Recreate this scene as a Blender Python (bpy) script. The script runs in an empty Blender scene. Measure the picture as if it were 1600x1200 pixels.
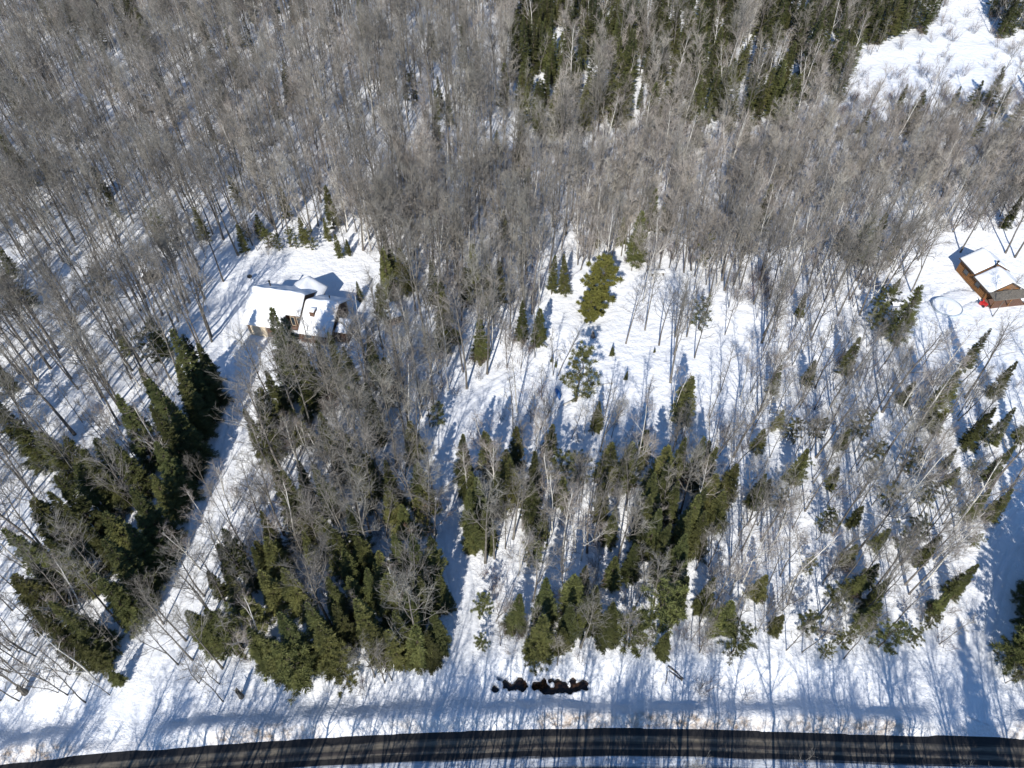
import bpy, bmesh, math, random
import numpy as np
from mathutils import Vector, Matrix

# ------------------------------------------------------------------ camera, sky, sun, exposure
H = 77.0                      # camera height above the road, metres
PITCH = math.radians(47.5)      # looking down
FPX = 1109.0                  # focal length in photo pixels (photo is 1600 wide)
SUN_EL, SUN_AZ = math.radians(34), math.radians(11.8)   # light travels away from camera, 12 deg to the right
scene = bpy.context.scene
C = scene.collection
cam = bpy.data.cameras.new("camera")
cam.sensor_fit = 'HORIZONTAL'
cam.angle = 2 * math.atan(800 / FPX)
cam.clip_start, cam.clip_end = 0.5, 6000
camo = bpy.data.objects.new("camera", cam)
camo.location = (0, 0, H)
camo.rotation_euler = (math.pi / 2 - PITCH, 0, 0)
C.objects.link(camo)
scene.camera = camo

world = bpy.data.worlds.new("World")
scene.world = world
world.use_nodes = True
wn = world.node_tree
wn.nodes.clear()
sky = wn.nodes.new('ShaderNodeTexSky')
sky.sky_type = 'NISHITA'
sky.sun_disc = False
sky.sun_elevation = SUN_EL
sky.sun_rotation = math.pi + SUN_AZ
sky.altitude = 300
sky.ozone_density = 4.0
sky.dust_density = 0.3
bg = wn.nodes.new('ShaderNodeBackground')
bg.inputs['Strength'].default_value = 0.125
wo = wn.nodes.new('ShaderNodeOutputWorld')
hs = wn.nodes.new('ShaderNodeHueSaturation')
hs.inputs['Saturation'].default_value = 1.15
wn.links.new(sky.outputs[0], hs.inputs['Color'])
wn.links.new(hs.outputs[0], bg.inputs[0])
wn.links.new(bg.outputs[0], wo.inputs[0])

sun = bpy.data.lights.new("sun", 'SUN')
sun.energy = 4.7
sun.angle = math.radians(0.53)
sun.color = (1.0, 0.955, 0.88)
suno = bpy.data.objects.new("sun", sun)
sd = Vector((math.sin(SUN_AZ) * math.cos(SUN_EL), math.cos(SUN_AZ) * math.cos(SUN_EL), -math.sin(SUN_EL)))
suno.rotation_euler = sd.to_track_quat('-Z', 'Y').to_euler()
suno.location = (-30, -100, 120)
C.objects.link(suno)

vs = scene.view_settings
vs.view_transform = 'Standard'
vs.look = 'None'
vs.exposure = 0.38
vs.gamma = 1.0
vs.use_curve_mapping = False
scene.cycles.max_bounces = 3
scene.cycles.diffuse_bounces = 2
scene.cycles.glossy_bounces = 1
scene.cycles.transmission_bounces = 2
scene.cycles.use_denoising = True
scene.cycles.use_adaptive_sampling = True

# ------------------------------------------------------------------ pixels <-> metres
SP, CP = math.sin(PITCH), math.cos(PITCH)
def pix(u, v, z=0.0):
    a, b = u - 800.0, 600.0 - v
    dx, dy, dz = a, b * SP + FPX * CP, b * CP - FPX * SP
    t = (H - z) / -dz
    return dx * t, dy * t
def proj(x, y, z=0.0):
    dz = z - H
    f = y * CP - dz * SP
    up = y * SP + dz * CP
    return 800 + FPX * x / f, 600 - FPX * up / f, f

rng = np.random.default_rng(7)
random.seed(7)

# ------------------------------------------------------------------ numpy value noise
_perm = np.random.default_rng(3).random((256, 256))
def vnoise(x, y):
    x = np.asarray(x, float); y = np.asarray(y, float)
    xi = np.floor(x).astype(int); yi = np.floor(y).astype(int)
    fx = x - xi; fy = y - yi
    fx = fx * fx * (3 - 2 * fx); fy = fy * fy * (3 - 2 * fy)
    g = lambda i, j: _perm[i & 255, j & 255]
    return (g(xi, yi) * (1 - fx) + g(xi + 1, yi) * fx) * (1 - fy) + (g(xi, yi + 1) * (1 - fx) + g(xi + 1, yi + 1) * fx) * fy
def sstep(a, b, x):
    t = np.clip((x - a) / (b - a), 0, 1)
    return t * t * (3 - 2 * t)

# ------------------------------------------------------------------ layout taken from the photo
_e = [pix(u, v) for u, v in [(-900, 1290), (-300, 1227), (0, 1196), (200, 1177), (400, 1160), (700, 1144), (1000, 1137), (1300, 1148), (1600, 1157), (2300, 1185)]]
EX = np.array([p[0] for p in _e]); EY = np.array([p[1] for p in _e])
_ex = np.linspace(-400, 400, 1601)
_ey = np.interp(_ex, EX, EY)
_k = np.ones(41) / 41
_ey = np.convolve(np.pad(_ey, 20, mode='edge'), _k, 'valid')
def edge(x):
    return np.interp(x, _ex, _ey)

def polyline(pts, step=1.0):
    P = np.array([pix(*p) for p in pts])
    d = np.r_[0, np.cumsum(np.hypot(*np.diff(P, axis=0).T))]
    n = int(d[-1] / step) + 1
    s = np.linspace(0, d[-1], n)
    Q = np.c_[np.interp(s, d, P[:, 0]), np.interp(s, d, P[:, 1])]
    for _ in range(6):
        Q[1:-1] = (Q[:-2] + 2 * Q[1:-1] + Q[2:]) / 4
    return Q
DRIVE = {
    'left': (polyline([(165, 1172), (200, 1125), (240, 1030), (282, 930), (303, 860), (328, 790), (350, 715), (372, 650), (376, 590), (370, 520), (362, 462)]), 2.5),
    'trail': (polyline([(735, 1085), (730, 1000), (719, 900), (712, 840), (700, 790), (687, 735), (692, 690), (716, 650), (747, 620), (800, 592)]), 1.9),
    'right': (polyline([(1520, 1153), (1518, 1060), (1528, 965), (1548, 885), (1580, 820), (1640, 760), (1720, 700)]), 2.3),
}
def dist_line(x, y, Q):
    x = np.asarray(x, float); y = np.asarray(y, float)
    best = np.full(x.shape, 1e9)
    for q in Q[::2]:
        best = np.minimum(best, (x - q[0]) ** 2 + (y - q[1]) ** 2)
    return np.sqrt(best)

# dark water holes in the ditch (photo pixel, radius in pixels)
BLOBS = [(773, 1075, 5), (780, 1061, 2.5), (789, 1064, 4), (788, 1073, 3), (799, 1071, 6), (806, 1071, 5), (811, 1063, 6), (816, 1071, 8), (811, 1059, 3.5),
         (838, 1070, 6.5), (848, 1066, 7), (852, 1073, 7), (862, 1075, 6), (862, 1062, 5), (871, 1066, 7), (872, 1075, 6), (880, 1074, 7), (888, 1076, 6.5), (897, 1074, 7),
         (896, 1062, 5), (905, 1070, 7), (912, 1069, 7.5), (883, 1066, 4)]
BL = []
for (u, v, r) in BLOBS:
    p = pix(u, v, 0.0); q = pix(u + r, v, 0.0)
    BL.append((p[0], p[1], (q[0] - p[0]) * 1.22))
SPOT = pix(863, 1068, 0.0)
def hole(x, y):
    h = np.zeros(np.shape(x))
    wob = 0.75 * (vnoise(x * 2.6, y * 2.6) - 0.5)
    for bx, by, r in BL:
        d = np.hypot(x - bx, (y - by) * 1.0) / r + wob
        h = np.maximum(h, 1 - sstep(0.82, 1.08, d))
    h = h * sstep(0.55, 0.9, np.hypot(x - SPOT[0], y - SPOT[1]) / 0.34)
    return h

PATHS = [polyline(p, 0.4) for p in (
    [(1390, 478), (1425, 476), (1452, 470), (1472, 458), (1482, 453), (1510, 451), (1527, 455)],
    [(1504, 478), (1512, 472), (1530, 469), (1545, 470)],
    [(1548, 472), (1575, 474), (1610, 470)])]
PONDC = pix(1482, 476, 0.9)

def gz(x, y):
    x = np.asarray(x, float); y = np.asarray(y, float)
    s = y - edge(x)
    land = 0.55 + 1.1 * (vnoise(x / 23 + 40, y / 23 + 9) - 0.5) + 0.45 * (vnoise(x / 7.3, y / 7.3 + 50) - 0.5) + 0.2 * (vnoise(x / 2.4 + 7, y / 2.4) - 0.5)
    land = land + 6.0 * sstep(120, 330, y) * (0.6 + 0.4 * vnoise(x / 60 + 3, y / 60))
    drive = np.zeros(x.shape); gap = np.zeros(x.shape)
    for k, (Q, w) in DRIVE.items():
        d = dist_line(x, y, Q) if x.size > 1 else dist_line(x, y, Q)
        m = 1 - sstep(w - 0.2, w + 0.9, d)
        drive = np.maximum(drive, m)
        if k != 'trail':
            gap = np.maximum(gap, 1 - sstep(w + 0.4, w + 2.6, d + 0.9 * (vnoise(x / 1.6, y / 1.6) - .5)))
        else:
            gap = np.maximum(gap, 0.25 * (1 - sstep(w, w + 3, d)))
    land = land * (1 - 0.55 * drive) + 0.12 * drive
    # smooth yard spots
    away = sstep(3.6, 7.5, s)
    n1 = vnoise(x / 1.7 + 11, y / 1.7); n2 = vnoise(x / 5.1, y / 5.1 + 3)
    crest = (0.95 + 0.35 * (n2 - 0.5)) * (1 - gap)
    c0 = 1.3 + 0.4 * (n2 - 0.5)
    bank = crest * (sstep(0.0, c0, s) * (s < c0) + (1 - sstep(c0 + 0.05, c0 + 1.7 + 0.9 * n1, s)) * (s >= c0)) + 0.16 * (n1 - 0.5) * sstep(0.1, .8, s)
    ditch = -0.05 + 0.1 * (n1 - .5)
    z = land * away + (1 - away) * (bank + ditch * (s > c0))
    # south side of the road
    rw = 6.6
    sb = (1.2 + 0.4 * (n2 - .5)) * sstep(rw, rw + 1.5, -s) * (1 - 0.5 * sstep(rw + 1.7, rw + 3.5, -s))
    z = np.where(s < 0, np.where(-s < rw, -0.06, sb - 0.06), z)
    # hole in the ditch
    hh = hole(x, y) if x.size else 0
    z = z * (1 - hh) - 1.0 * hh
    # foot-worn trenches round the cabin
    near = (x > 55) & (y > 74) & (y < 105)
    if np.any(near):
        for Q in PATHS:
            z = z - np.where(near, 0.34 * (1 - sstep(0.12, 0.5, dist_line(x, y, Q) + .15 * (n1 - .5))), 0)
    return z
def gz1(x, y):
    return float(gz(np.array([x]), np.array([y]))[0])

# ------------------------------------------------------------------ materials
def newmat(name):
    m = bpy.data.materials.new(name); m.use_nodes = True
    nt = m.node_tree; b = nt.nodes['Principled BSDF']
    return m, nt, b
def ramp(nt, fac, stops):
    r = nt.nodes.new('ShaderNodeValToRGB')
    el = r.color_ramp.elements
    while len(el) < len(stops): el.new(0.5)
    for e, (p, c) in zip(el, stops):
        e.position = p; e.color = (*c, 1)
    nt.links.new(fac, r.inputs[0])
    return r.outputs[0]
def noise(nt, scale, detail=4, vec=None, rough=.55):
    n = nt.nodes.new('ShaderNodeTexNoise')
    n.inputs['Scale'].default_value = scale; n.inputs['Detail'].default_value = detail; n.inputs['Roughness'].default_value = rough
    if vec is not None: nt.links.new(vec, n.inputs['Vector'])
    return n.outputs['Fac']
def mixc(nt, fac, a, b):
    m = nt.nodes.new('ShaderNodeMix'); m.data_type = 'RGBA'
    if isinstance(fac, (int, float)): m.inputs[0].default_value = fac
    else: nt.links.new(fac, m.inputs[0])
    for s, v in ((6, a), (7, b)):
        if isinstance(v, tuple): m.inputs[s].default_value = (*v, 1)
        else: nt.links.new(v, m.inputs[s])
    return m.outputs[2]
def mathn(nt, op, a, b=None):
    m = nt.nodes.new('ShaderNodeMath'); m.operation = op
    for i, v in enumerate((a, b)):
        if v is None: continue
        if isinstance(v, (int, float)): m.inputs[i].default_value = v
        else: nt.links.new(v, m.inputs[i])
    return m.outputs[0]
def bump(nt, b, h, strength=.5, dist=.1):
    n = nt.nodes.new('ShaderNodeBump'); n.inputs['Strength'].default_value = strength; n.inputs['Distance'].default_value = dist
    nt.links.new(h, n.inputs['Height']); nt.links.new(n.outputs[0], b.inputs['Normal'])
def geo_pos(nt):
    return nt.nodes.new('ShaderNodeNewGeometry').outputs['Position']

def mat_snow(name, dirt_attr=False, base=(.86, .87, .885), bs=.55):
    m, nt, b = newmat(name)
    pos = geo_pos(nt)
    n1 = noise(nt, .9, 5, pos); n2 = noise(nt, 5.0, 4, pos)
    col = ramp(nt, n1, [(.3, tuple(c * .95 for c in base)), (.65, base)])
    # bark flakes and litter lying on the old snow
    lit = noise(nt, 2.6, 6, pos, .75)
    lf = ramp(nt, lit, [(.66, (0, 0, 0)), (.80, (1, 1, 1))])
    col = mixc(nt, mathn(nt, 'MULTIPLY', lf, .30), col, (.34, .30, .26))
    if dirt_attr:
        at = nt.nodes.new('ShaderNodeAttribute'); at.attribute_name = 'dirt'
        dn = noise(nt, 1.1, 8, pos, .72)
        dsp = ramp(nt, dn, [(.43, (0, 0, 0)), (.62, (1, 1, 1))])
        f = mathn(nt, 'MULTIPLY', at.outputs['Fac'], dsp)
        col = mixc(nt, f, col, (.23, .165, .115))
        f2 = mathn(nt, 'MULTIPLY', at.outputs['Fac'], .34)
        col = mixc(nt, f2, col, (.55, .46, .38))
    nt.links.new(col, b.inputs['Base Color'])
    b.inputs['Roughness'].default_value = .62
    b.inputs['Specular IOR Level'].default_value = .25
    hsum = mathn(nt, 'ADD', mathn(nt, 'MULTIPLY', n1, 1.6), mathn(nt, 'MULTIPLY', n2, .35))
    bump(nt, b, hsum, bs, .35)
    return m
def mat_plain(name, c1, c2, scale=3, rough=.8, spec=.2, objrand=0.0, bumpk=0.0):
    m, nt, b = newmat(name)
    tc = nt.nodes.new('ShaderNodeTexCoord').outputs['Object']
    n = noise(nt, scale, 5, tc)
    col = ramp(nt, n, [(.32, c1), (.68, c2)])
    if objrand:
        oi = nt.nodes.new('ShaderNodeObjectInfo').outputs['Random']
        hsv = nt.nodes.new('ShaderNodeHueSaturation')
        v = nt.nodes.new('ShaderNodeMapRange'); nt.links.new(oi, v.inputs[0]); v.inputs[3].default_value = 1 - objrand; v.inputs[4].default_value = 1 + objrand
        h = nt.nodes.new('ShaderNodeMapRange')
        nt.links.new(mathn(nt, 'FRACT', mathn(nt, 'MULTIPLY', oi, 7.31)), h.inputs[0]); h.inputs[3].default_value = .5 - .05 * objrand; h.inputs[4].default_value = .5 + .05 * objrand
        nt.links.new(v.outputs[0], hsv.inputs['Value']); nt.links.new(h.outputs[0], hsv.inputs['Hue']); nt.links.new(col, hsv.inputs['Color'])
        col = hsv.outputs[0]
    nt.links.new(col, b.inputs['Base Color'])
    b.inputs['Roughness'].default_value = rough
    b.inputs['Specular IOR Level'].default_value = spec
    if bumpk: bump(nt, b, n, bumpk, .05)
    return m
M = {}
M['snow'] = mat_snow('snow_ground', True)
M['packed'] = mat_snow('snow_packed', False, (.82, .835, .86), .35)
M['roofsnow'] = mat_snow('snow_roof', False, (.88, .89, .90), .15)
M['bark'] = mat_plain('bark_grey', (.075, .068, .060), (.185, .172, .152), 2.2, .9, .1, .3)
M['twig'] = mat_plain('twig_grey', (.175, .162, .142), (.29, .27, .238), .6, .9, .1, .3)
M['hazetwig'] = mat_plain('twig_brown_grey', (.25, .225, .195), (.39, .355, .31), .35, .9, .1, .3)
M['birchbark'] = mat_plain('bark_birch', (.42, .40, .36), (.68, .66, .61), 2.0, .8, .15, .12)
M['birchtwig'] = mat_plain('twig_birch', (.25, .21, .18), (.40, .36, .32), .6, .9, .1, .15)
M['redtwig'] = mat_plain('twig_red', (.16, .115, .10), (.26, .20, .18), .6, .9, .1, .3)
M['spruce'] = mat_plain('needles_spruce', (.036, .044, .015), (.100, .105, .036), 1.3, .7, .2, .28)
M['fir'] = mat_plain('needles_fir', (.054, .062, .020), (.140, .142, .048), 1.3, .7, .2, .30)
M['cedar'] = mat_plain('foliage_cedar', (.072, .076, .019), (.155, .148, .038), 1.0, .7, .2, .15)
M['deadleaf'] = mat_plain('dead_leaves', (.14, .075, .045), (.26, .16, .10), 1.5, .9, .1, .2)
M['trunkdark'] = mat_plain('bark_conifer', (.06, .05, .04), (.13, .11, .09), 3, .9, .1)
M['brownwall'] = mat_plain('stained_wood_brown', (.075, .042, .028), (.13, .072, .046), 5, .7, .3)
M['orangewall'] = mat_plain('log_wood_orange', (.165, .078, .030), (.27, .135, .052), 4, .6, .3)
M['trim'] = mat_plain('trim_dark', (.05, .04, .035), (.08, .065, .055), 6, .6, .3)
M['beige'] = mat_plain('door_beige', (.50, .42, .30), (.58, .49, .37), 4, .6, .3)
M['deck'] = mat_plain('deck_boards', (.15, .085, .06), (.24, .15, .115), 6, .8, .2)
M['greywood'] = mat_plain('weathered_wood', (.10, .09, .075), (.19, .17, .145), 5, .85, .15)
M['black'] = mat_plain('black_metal', (.012, .012, .013), (.03, .03, .03), 6, .5, .4)
M['red'] = mat_plain('red_paint', (.42, .02, .025), (.55, .035, .03), 6, .35, .5)
M['blue'] = mat_plain('blue_tarp', (.02, .10, .33), (.035, .16, .45), 6, .5, .4)
M['metal'] = mat_plain('galvanised_metal', (.25, .25, .26), (.36, .36, .37), 6, .45, .5)
M['poolwall'] = mat_plain('pool_wall', (.30, .36, .42), (.40, .45, .50), 3, .5, .4)
def mat_glass():
    m, nt, b = newmat('window_glass')
    b.inputs['Base Color'].default_value = (.02, .03, .04, 1); b.inputs['Roughness'].default_value = .06; b.inputs['Specular IOR Level'].default_value = .7
    return m
M['glass'] = mat_glass()
def mat_water():
    m, nt, b = newmat('ditch_water')
    n = noise(nt, 2.2, 5, geo_pos(nt))
    nt.links.new(ramp(nt, n, [(.42, (.006, .005, .005)), (.62, (.035, .018, .010)), (.78, (.075, .040, .022))]), b.inputs['Base Color'])
    b.inputs['Roughness'].default_value = .12
    return m
M['water'] = mat_water()
def mat_road():
    m, nt, b = newmat('asphalt_wet_slush')
    uv = nt.nodes.new('ShaderNodeUVMap').outputs[0]
    mp = nt.nodes.new('ShaderNodeMapping'); nt.links.new(uv, mp.inputs[0]); mp.inputs['Scale'].default_value = (.06, 2.2, 1)
    streak = noise(nt, 2.0, 6, mp.outputs[0], .6)
    mp2 = nt.nodes.new('ShaderNodeMapping'); nt.links.new(uv, mp2.inputs[0]); mp2.inputs['Scale'].default_value = (.5, 2.0, 1)
    fine = noise(nt, 2.4, 7, mp2.outputs[0], .7)
    sx = nt.nodes.new('ShaderNodeSeparateXYZ'); nt.links.new(uv, sx.inputs[0])
    v = mathn(nt, 'ADD', sx.outputs[1], mathn(nt, 'MULTIPLY', mathn(nt, 'SUBTRACT', streak, .5), .8))
    fr = mathn(nt, 'DIVIDE', v, 6.6)
    asp = (.028, .026, .025); tan = (.19, .165, .13); slush = (.62, .65, .70); dk = (.018, .017, .017)
    col = ramp(nt, fr, [(.0, dk), (.085, dk), (.125, tan), (.165, (.15, .13, .10)), (.205, asp), (.24, (.06, .05, .045)), (.27, tan), (.30, dk), (.375, dk), (.41, slush), (.50, slush), (.55, asp), (.75, dk), (.85, tan), (1, slush)])
    col = mixc(nt, ramp(nt, fine, [(.4, (0, 0, 0)), (.75, (.75, .75, .75))]), col, asp)
    nt.links.new(col, b.inputs['Base Color'])
    b.inputs['Roughness'].default_value = .55
    b.inputs['Specular IOR Level'].default_value = .35
    bump(nt, b, fine, .25, .04)
    return m
M['road'] = mat_road()

# ------------------------------------------------------------------ object helpers
def mesh_np(name, V, F, mats):
    me = bpy.data.meshes.new(name)
    V = np.asarray(V, np.float32); 
    if isinstance(F, np.ndarray):
        k = F.shape[1]; n = len(F)
        me.vertices.add(len(V)); me.vertices.foreach_set('co', V.ravel())
        me.loops.add(n * k); me.loops.foreach_set('vertex_index', F.astype(np.int32).ravel())
        me.polygons.add(n); me.polygons.foreach_set('loop_start', np.arange(0, n * k, k, dtype=np.int32))
        me.update(calc_edges=True)
    else:
        me.from_pydata(V.tolist(), [], F); me.update()
    for m in (mats if isinstance(mats, (list, tuple)) else [mats]): me.materials.append(m)
    return me
def link(name, data, parent=None, loc=None):
    o = bpy.data.objects.new(name, data); C.objects.link(o)
    if parent is not None: o.parent = parent
    if loc is not None: o.location = loc
    return o
def tag(o, label=None, cat=None, group=None, kind=None):
    if label: o['label'] = label
    if cat: o['category'] = cat
    if group: o['group'] = group
    if kind: o['kind'] = kind
    return o
class MB:
    """collects shapes for one mesh object"""
    def __init__(s): s.v = []; s.f = []
    def add(s, vs, fs):
        k = len(s.v); s.v += [tuple(p) for p in vs]; s.f += [tuple(i + k for i in f) for f in fs]; return s
    def box(s, x0, x1, y0, y1, z0, z1):
        return s.add([(x0, y0, z0), (x1, y0, z0), (x1, y1, z0), (x0, y1, z0), (x0, y0, z1), (x1, y0, z1), (x1, y1, z1), (x0, y1, z1)],
                     [(0, 3, 2, 1), (4, 5, 6, 7), (0, 1, 5, 4), (1, 2, 6, 5), (2, 3, 7, 6), (3, 0, 4, 7)])
    def prism(s, pts, axis_vec):
        """closed polygon pts (3d) extruded by axis_vec"""
        n = len(pts); a = Vector(axis_vec)
        vs = [Vector(p) for p in pts] + [Vector(p) + a for p in pts]
        fs = [tuple(range(n))[::-1], tuple(range(n, 2 * n))] + [(i, (i + 1) % n, n + (i + 1) % n, n + i) for i in range(n)]
        return s.add(vs, fs)
    def tube(s, path, radii, n=6, cap=True):
        k0 = len(s.v); path = [Vector(p) for p in path]
        for i, p in enumerate(path):
            d = (path[min(i + 1, len(path) - 1)] - path[max(i - 1, 0)]).normalized()
            a = d.orthogonal().normalized(); b = d.cross(a)
            for j in range(n):
                t = 2 * math.pi * j / n
                s.v.append(tuple(p + (a * math.cos(t) + b * math.sin(t)) * radii[i]))
        for i in range(len(path) - 1):
            for j in range(n):
                a0 = k0 + i * n + j; a1 = k0 + i * n + (j + 1) % n
                s.f.append((a0, a1, a1 + n, a0 + n))
        if cap:
            s.f.append(tuple(k0 + j for j in range(n))[::-1]); s.f.append(tuple(k0 + (len(path) - 1) * n + j for j in range(n)))
        return s
    def build(s, name, mat, parent=None, loc=None, bevel=0, smooth=False):
        me = bpy.data.meshes.new(name); me.from_pydata(s.v, [], s.f); me.materials.append(mat)
        bm = bmesh.new(); bm.from_mesh(me); bmesh.ops.recalc_face_normals(bm, faces=bm.faces)
        if bevel:
            bmesh.ops.bevel(bm, geom=list(bm.edges), offset=bevel, segments=2, affect='EDGES', clamp_overlap=True)
        bm.to_mesh(me); bm.free()
        if smooth: me.polygons.foreach_set('use_smooth', [True] * len(me.polygons))
        me.update()
        return link(name, me, parent, loc)
def empty(name, loc, rz=0, label=None, cat=None, group=None):
    o = bpy.data.objects.new(name, None); C.objects.link(o); o.location = loc; o.rotation_euler = (0, 0, rz)
    o.empty_display_size = .3
    return tag(o, label, cat, group)

# ------------------------------------------------------------------ ground, road, drives, water
def lines(segs):
    out = []
    for a, b, st in segs:
        n = max(1, int(round((b - a) / st))); out += list(np.linspace(a, b, n, endpoint=False))
    out.append(segs[-1][1]); return np.array(out)
bx0, bx1 = min(b[0] - b[2] for b in BL) - .5, max(b[0] + b[2] for b in BL) + .5
by0, by1 = min(b[1] - b[2] for b in BL) - .4, max(b[1] + b[2] for b in BL) + .4
GX = lines([(-2500, -400, 140), (-400, -160, 10), (-160, bx0, .8), (bx0, bx1, .13), (bx1, 58, .8), (58, 86, .3), (86, 160, .9), (160, 400, 10), (400, 2500, 140)])
GY = lines([(-600, -60, 60), (-60, 3, 3), (3, by0, .28), (by0, by1, .12), (by1, 34, .3), (34, 78, .85), (78, 92, .3), (92, 230, 1.0), (230, 400, 8), (400, 3500, 150)])
XX, YY = np.meshgrid(GX, GY)
ZZ = gz(XX, YY)
V = np.c_[XX.ravel(), YY.ravel(), ZZ.ravel()]
nx, ny = len(GX), len(GY)
ii = (np.arange(ny - 1)[:, None] * nx + np.arange(nx - 1)[None, :]).ravel()
F = np.c_[ii, ii + 1, ii + 1 + nx, ii + nx]
gm = mesh_np('snow_ground', V, F, M['snow'])
gm.polygons.foreach_set('use_smooth', np.ones(len(F), bool))
S = YY - edge(XX)
dirt = sstep(-.2, .25, S) * (1 - sstep(.7, 2.0, S)) * (0.25 + 0.9 * sstep(.38, .68, vnoise(XX / 5.3, YY * 0 + 4.2))) * .9
dirt = np.maximum(dirt, .7 * sstep(6.3, 6.7, -S) * (1 - sstep(7.2, 8.6, -S)))
at = gm.attributes.new('dirt', 'FLOAT', 'POINT'); at.data.foreach_set('value', dirt.ravel().astype(np.float32))
tag(link('snow_ground', gm), 'snow covered ground with low mounds and a plowed roadside bank', kind='structure')

# road sheet
rx = np.arange(-300, 300.1, 1.5); cols = np.linspace(-.25, 6.85, 15)
RV = [(x, edge(x) - c, 0.015 + .02 * math.sin(math.pi * min(max(c, 0), 6.6) / 6.6)) for x in rx for c in cols]
nc = len(cols)
ii = (np.arange(len(rx) - 1)[:, None] * nc + np.arange(nc - 1)[None, :]).ravel()
RF = np.c_[ii, ii + 1, ii + 1 + nc, ii + nc][:, ::-1]
rm = mesh_np('road', np.array(RV), RF, M['road'])
uvl = rm.uv_layers.new(name='UVMap')
RUV = np.array([(x, c) for x in rx for c in cols], np.float32)
uvl.data.foreach_set('uv', RUV[RF.ravel()].astype(np.float32).ravel())
tag(link('road', rm), 'dark wet asphalt road with tan wheel streaks and a slush strip', kind='structure')

def strip(name, Q, w, label, ruts=(-.85, .85), depth=.17):
    T = np.gradient(Q, axis=0); T /= np.linalg.norm(T, axis=1)[:, None]
    N = np.c_[T[:, 1], -T[:, 0]]
    cs = np.linspace(-w - .3, w + .3, 33)
    base = gz(Q[:, 0], Q[:, 1])
    base = np.convolve(np.pad(base, 3, mode='edge'), np.ones(7) / 7, 'valid')
    vv = []
    for q, n, b in zip(Q, N, base):
        for c in cs:
            x, y = q + n * c
            wob = .35 * (float(vnoise(x / 6, y / 6)) - .5)
            r = sum(math.exp(-((c + wob - k) / .2) ** 2) for k in ruts)
            edge_h = -.45 * max(0, abs(c) / w - .72)
            vv.append((x, y, b + .10 - depth * r + edge_h + .05 * (float(vnoise(x / .8, y / .8)) - .5)))
    n = len(cs)
    ii = (np.arange(len(Q) - 1)[:, None] * n + np.arange(n - 1)[None, :]).ravel()
    me = mesh_np(name, np.array(vv), np.c_[ii, ii + 1, ii + 1 + n, ii + n], M['packed'])
    me.polygons.foreach_set('use_smooth', np.ones(len(me.polygons), bool))
    return tag(link(name, me), label, kind='structure')
strip('driveway', DRIVE['left'][0][3:], 2.3, 'packed snow driveway curving between spruces up to the house')
strip('trail', DRIVE['trail'][0][2:], 1.6, 'narrow snowy clearing trail running in from the road', (-.5, .45), .05)
strip('driveway', DRIVE['right'][0][2:], 1.9, 'packed snow driveway along the spruces towards the cabin')

# water sheet: a single surface lying at the bottom of the holes, trimmed to them
wb = MB()
wz = -.55
groups = [(0, 1), (1, 2), (2, 9), (9, 23)]
for gi, (a, b_) in enumerate(groups):
    sub = BL[a:b_]
    x0, x1 = min(p[0] - p[2] for p in sub) - .1, max(p[0] + p[2] for p in sub) + .1
    y0, y1 = min(p[1] - p[2] for p in sub) - .1, max(p[1] + p[2] for p in sub) + .1
    xs = np.arange(x0, x1, .12); ys = np.arange(y0, y1, .12)
    mb = MB()
    for x in xs:
        for y in ys:
            if hole(np.array([x + .06]), np.array([y + .06]))[0] > .05:
                mb.add([(x, y, wz), (x + .12, y, wz), (x + .12, y + .12, wz), (x, y + .12, wz)], [(0, 1, 2, 3)])
    me = bpy.data.meshes.new('open_water'); me.from_pydata(mb.v, [], mb.f); me.materials.append(M['water'])
    bm = bmesh.new(); bm.from_mesh(me); bmesh.ops.remove_doubles(bm, verts=bm.verts, dist=.001); bm.to_mesh(me); bm.free()
    tag(link('open_water', me), ['small round hole of dark open water in the roadside ditch snow', 'tiny slit of dark open water in the roadside ditch snow', 'jagged dark open water in the roadside ditch snow', 'longest stretch of dark brown open water in the roadside ditch snow'][gi], kind='structure')

# ------------------------------------------------------------------ tree meshes
def tubes_np(segs, n):
    """segs: list of (p0, p1, r0, r1); open tapered tubes, n sides"""
    P0 = np.array([s[0] for s in segs]); P1 = np.array([s[1] for s in segs])
    R0 = np.array([s[2] for s in segs]); R1 = np.array([s[3] for s in segs])
    D = P1 - P0; D /= np.maximum(np.linalg.norm(D, axis=1), 1e-9)[:, None]
    ref = np.where(np.abs(D[:, 2:3]) < .9, np.array([[0, 0, 1.]]), np.array([[1., 0, 0]]))
    A = np.cross(D, ref); A /= np.linalg.norm(A, axis=1)[:, None]; B = np.cross(D, A)
    t = np.arange(n) * 2 * math.pi / n
    ring = A[:, None, :] * np.cos(t)[None, :, None] + B[:, None, :] * np.sin(t)[None, :, None]
    V = np.concatenate([P0[:, None] + ring * R0[:, None, None], P1[:, None] + ring * R1[:, None, None]], 1)  # m,2n,3
    m = len(segs)
    j = np.arange(n); jn = (j + 1) % n
    f = np.stack([j, jn, jn + n, j + n], 1)
    F = (np.arange(m)[:, None, None] * 2 * n + f[None]).reshape(-1, 4)
    return V.reshape(-1, 3), F
def spikes_np(segs):
    """three-sided spikes: one triangle ring to a point, as quads with a doubled tip"""
    V, F = tubes_np([(a, b, r, r * .35) for a, b, r in segs], 3)
    return V, F
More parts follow.
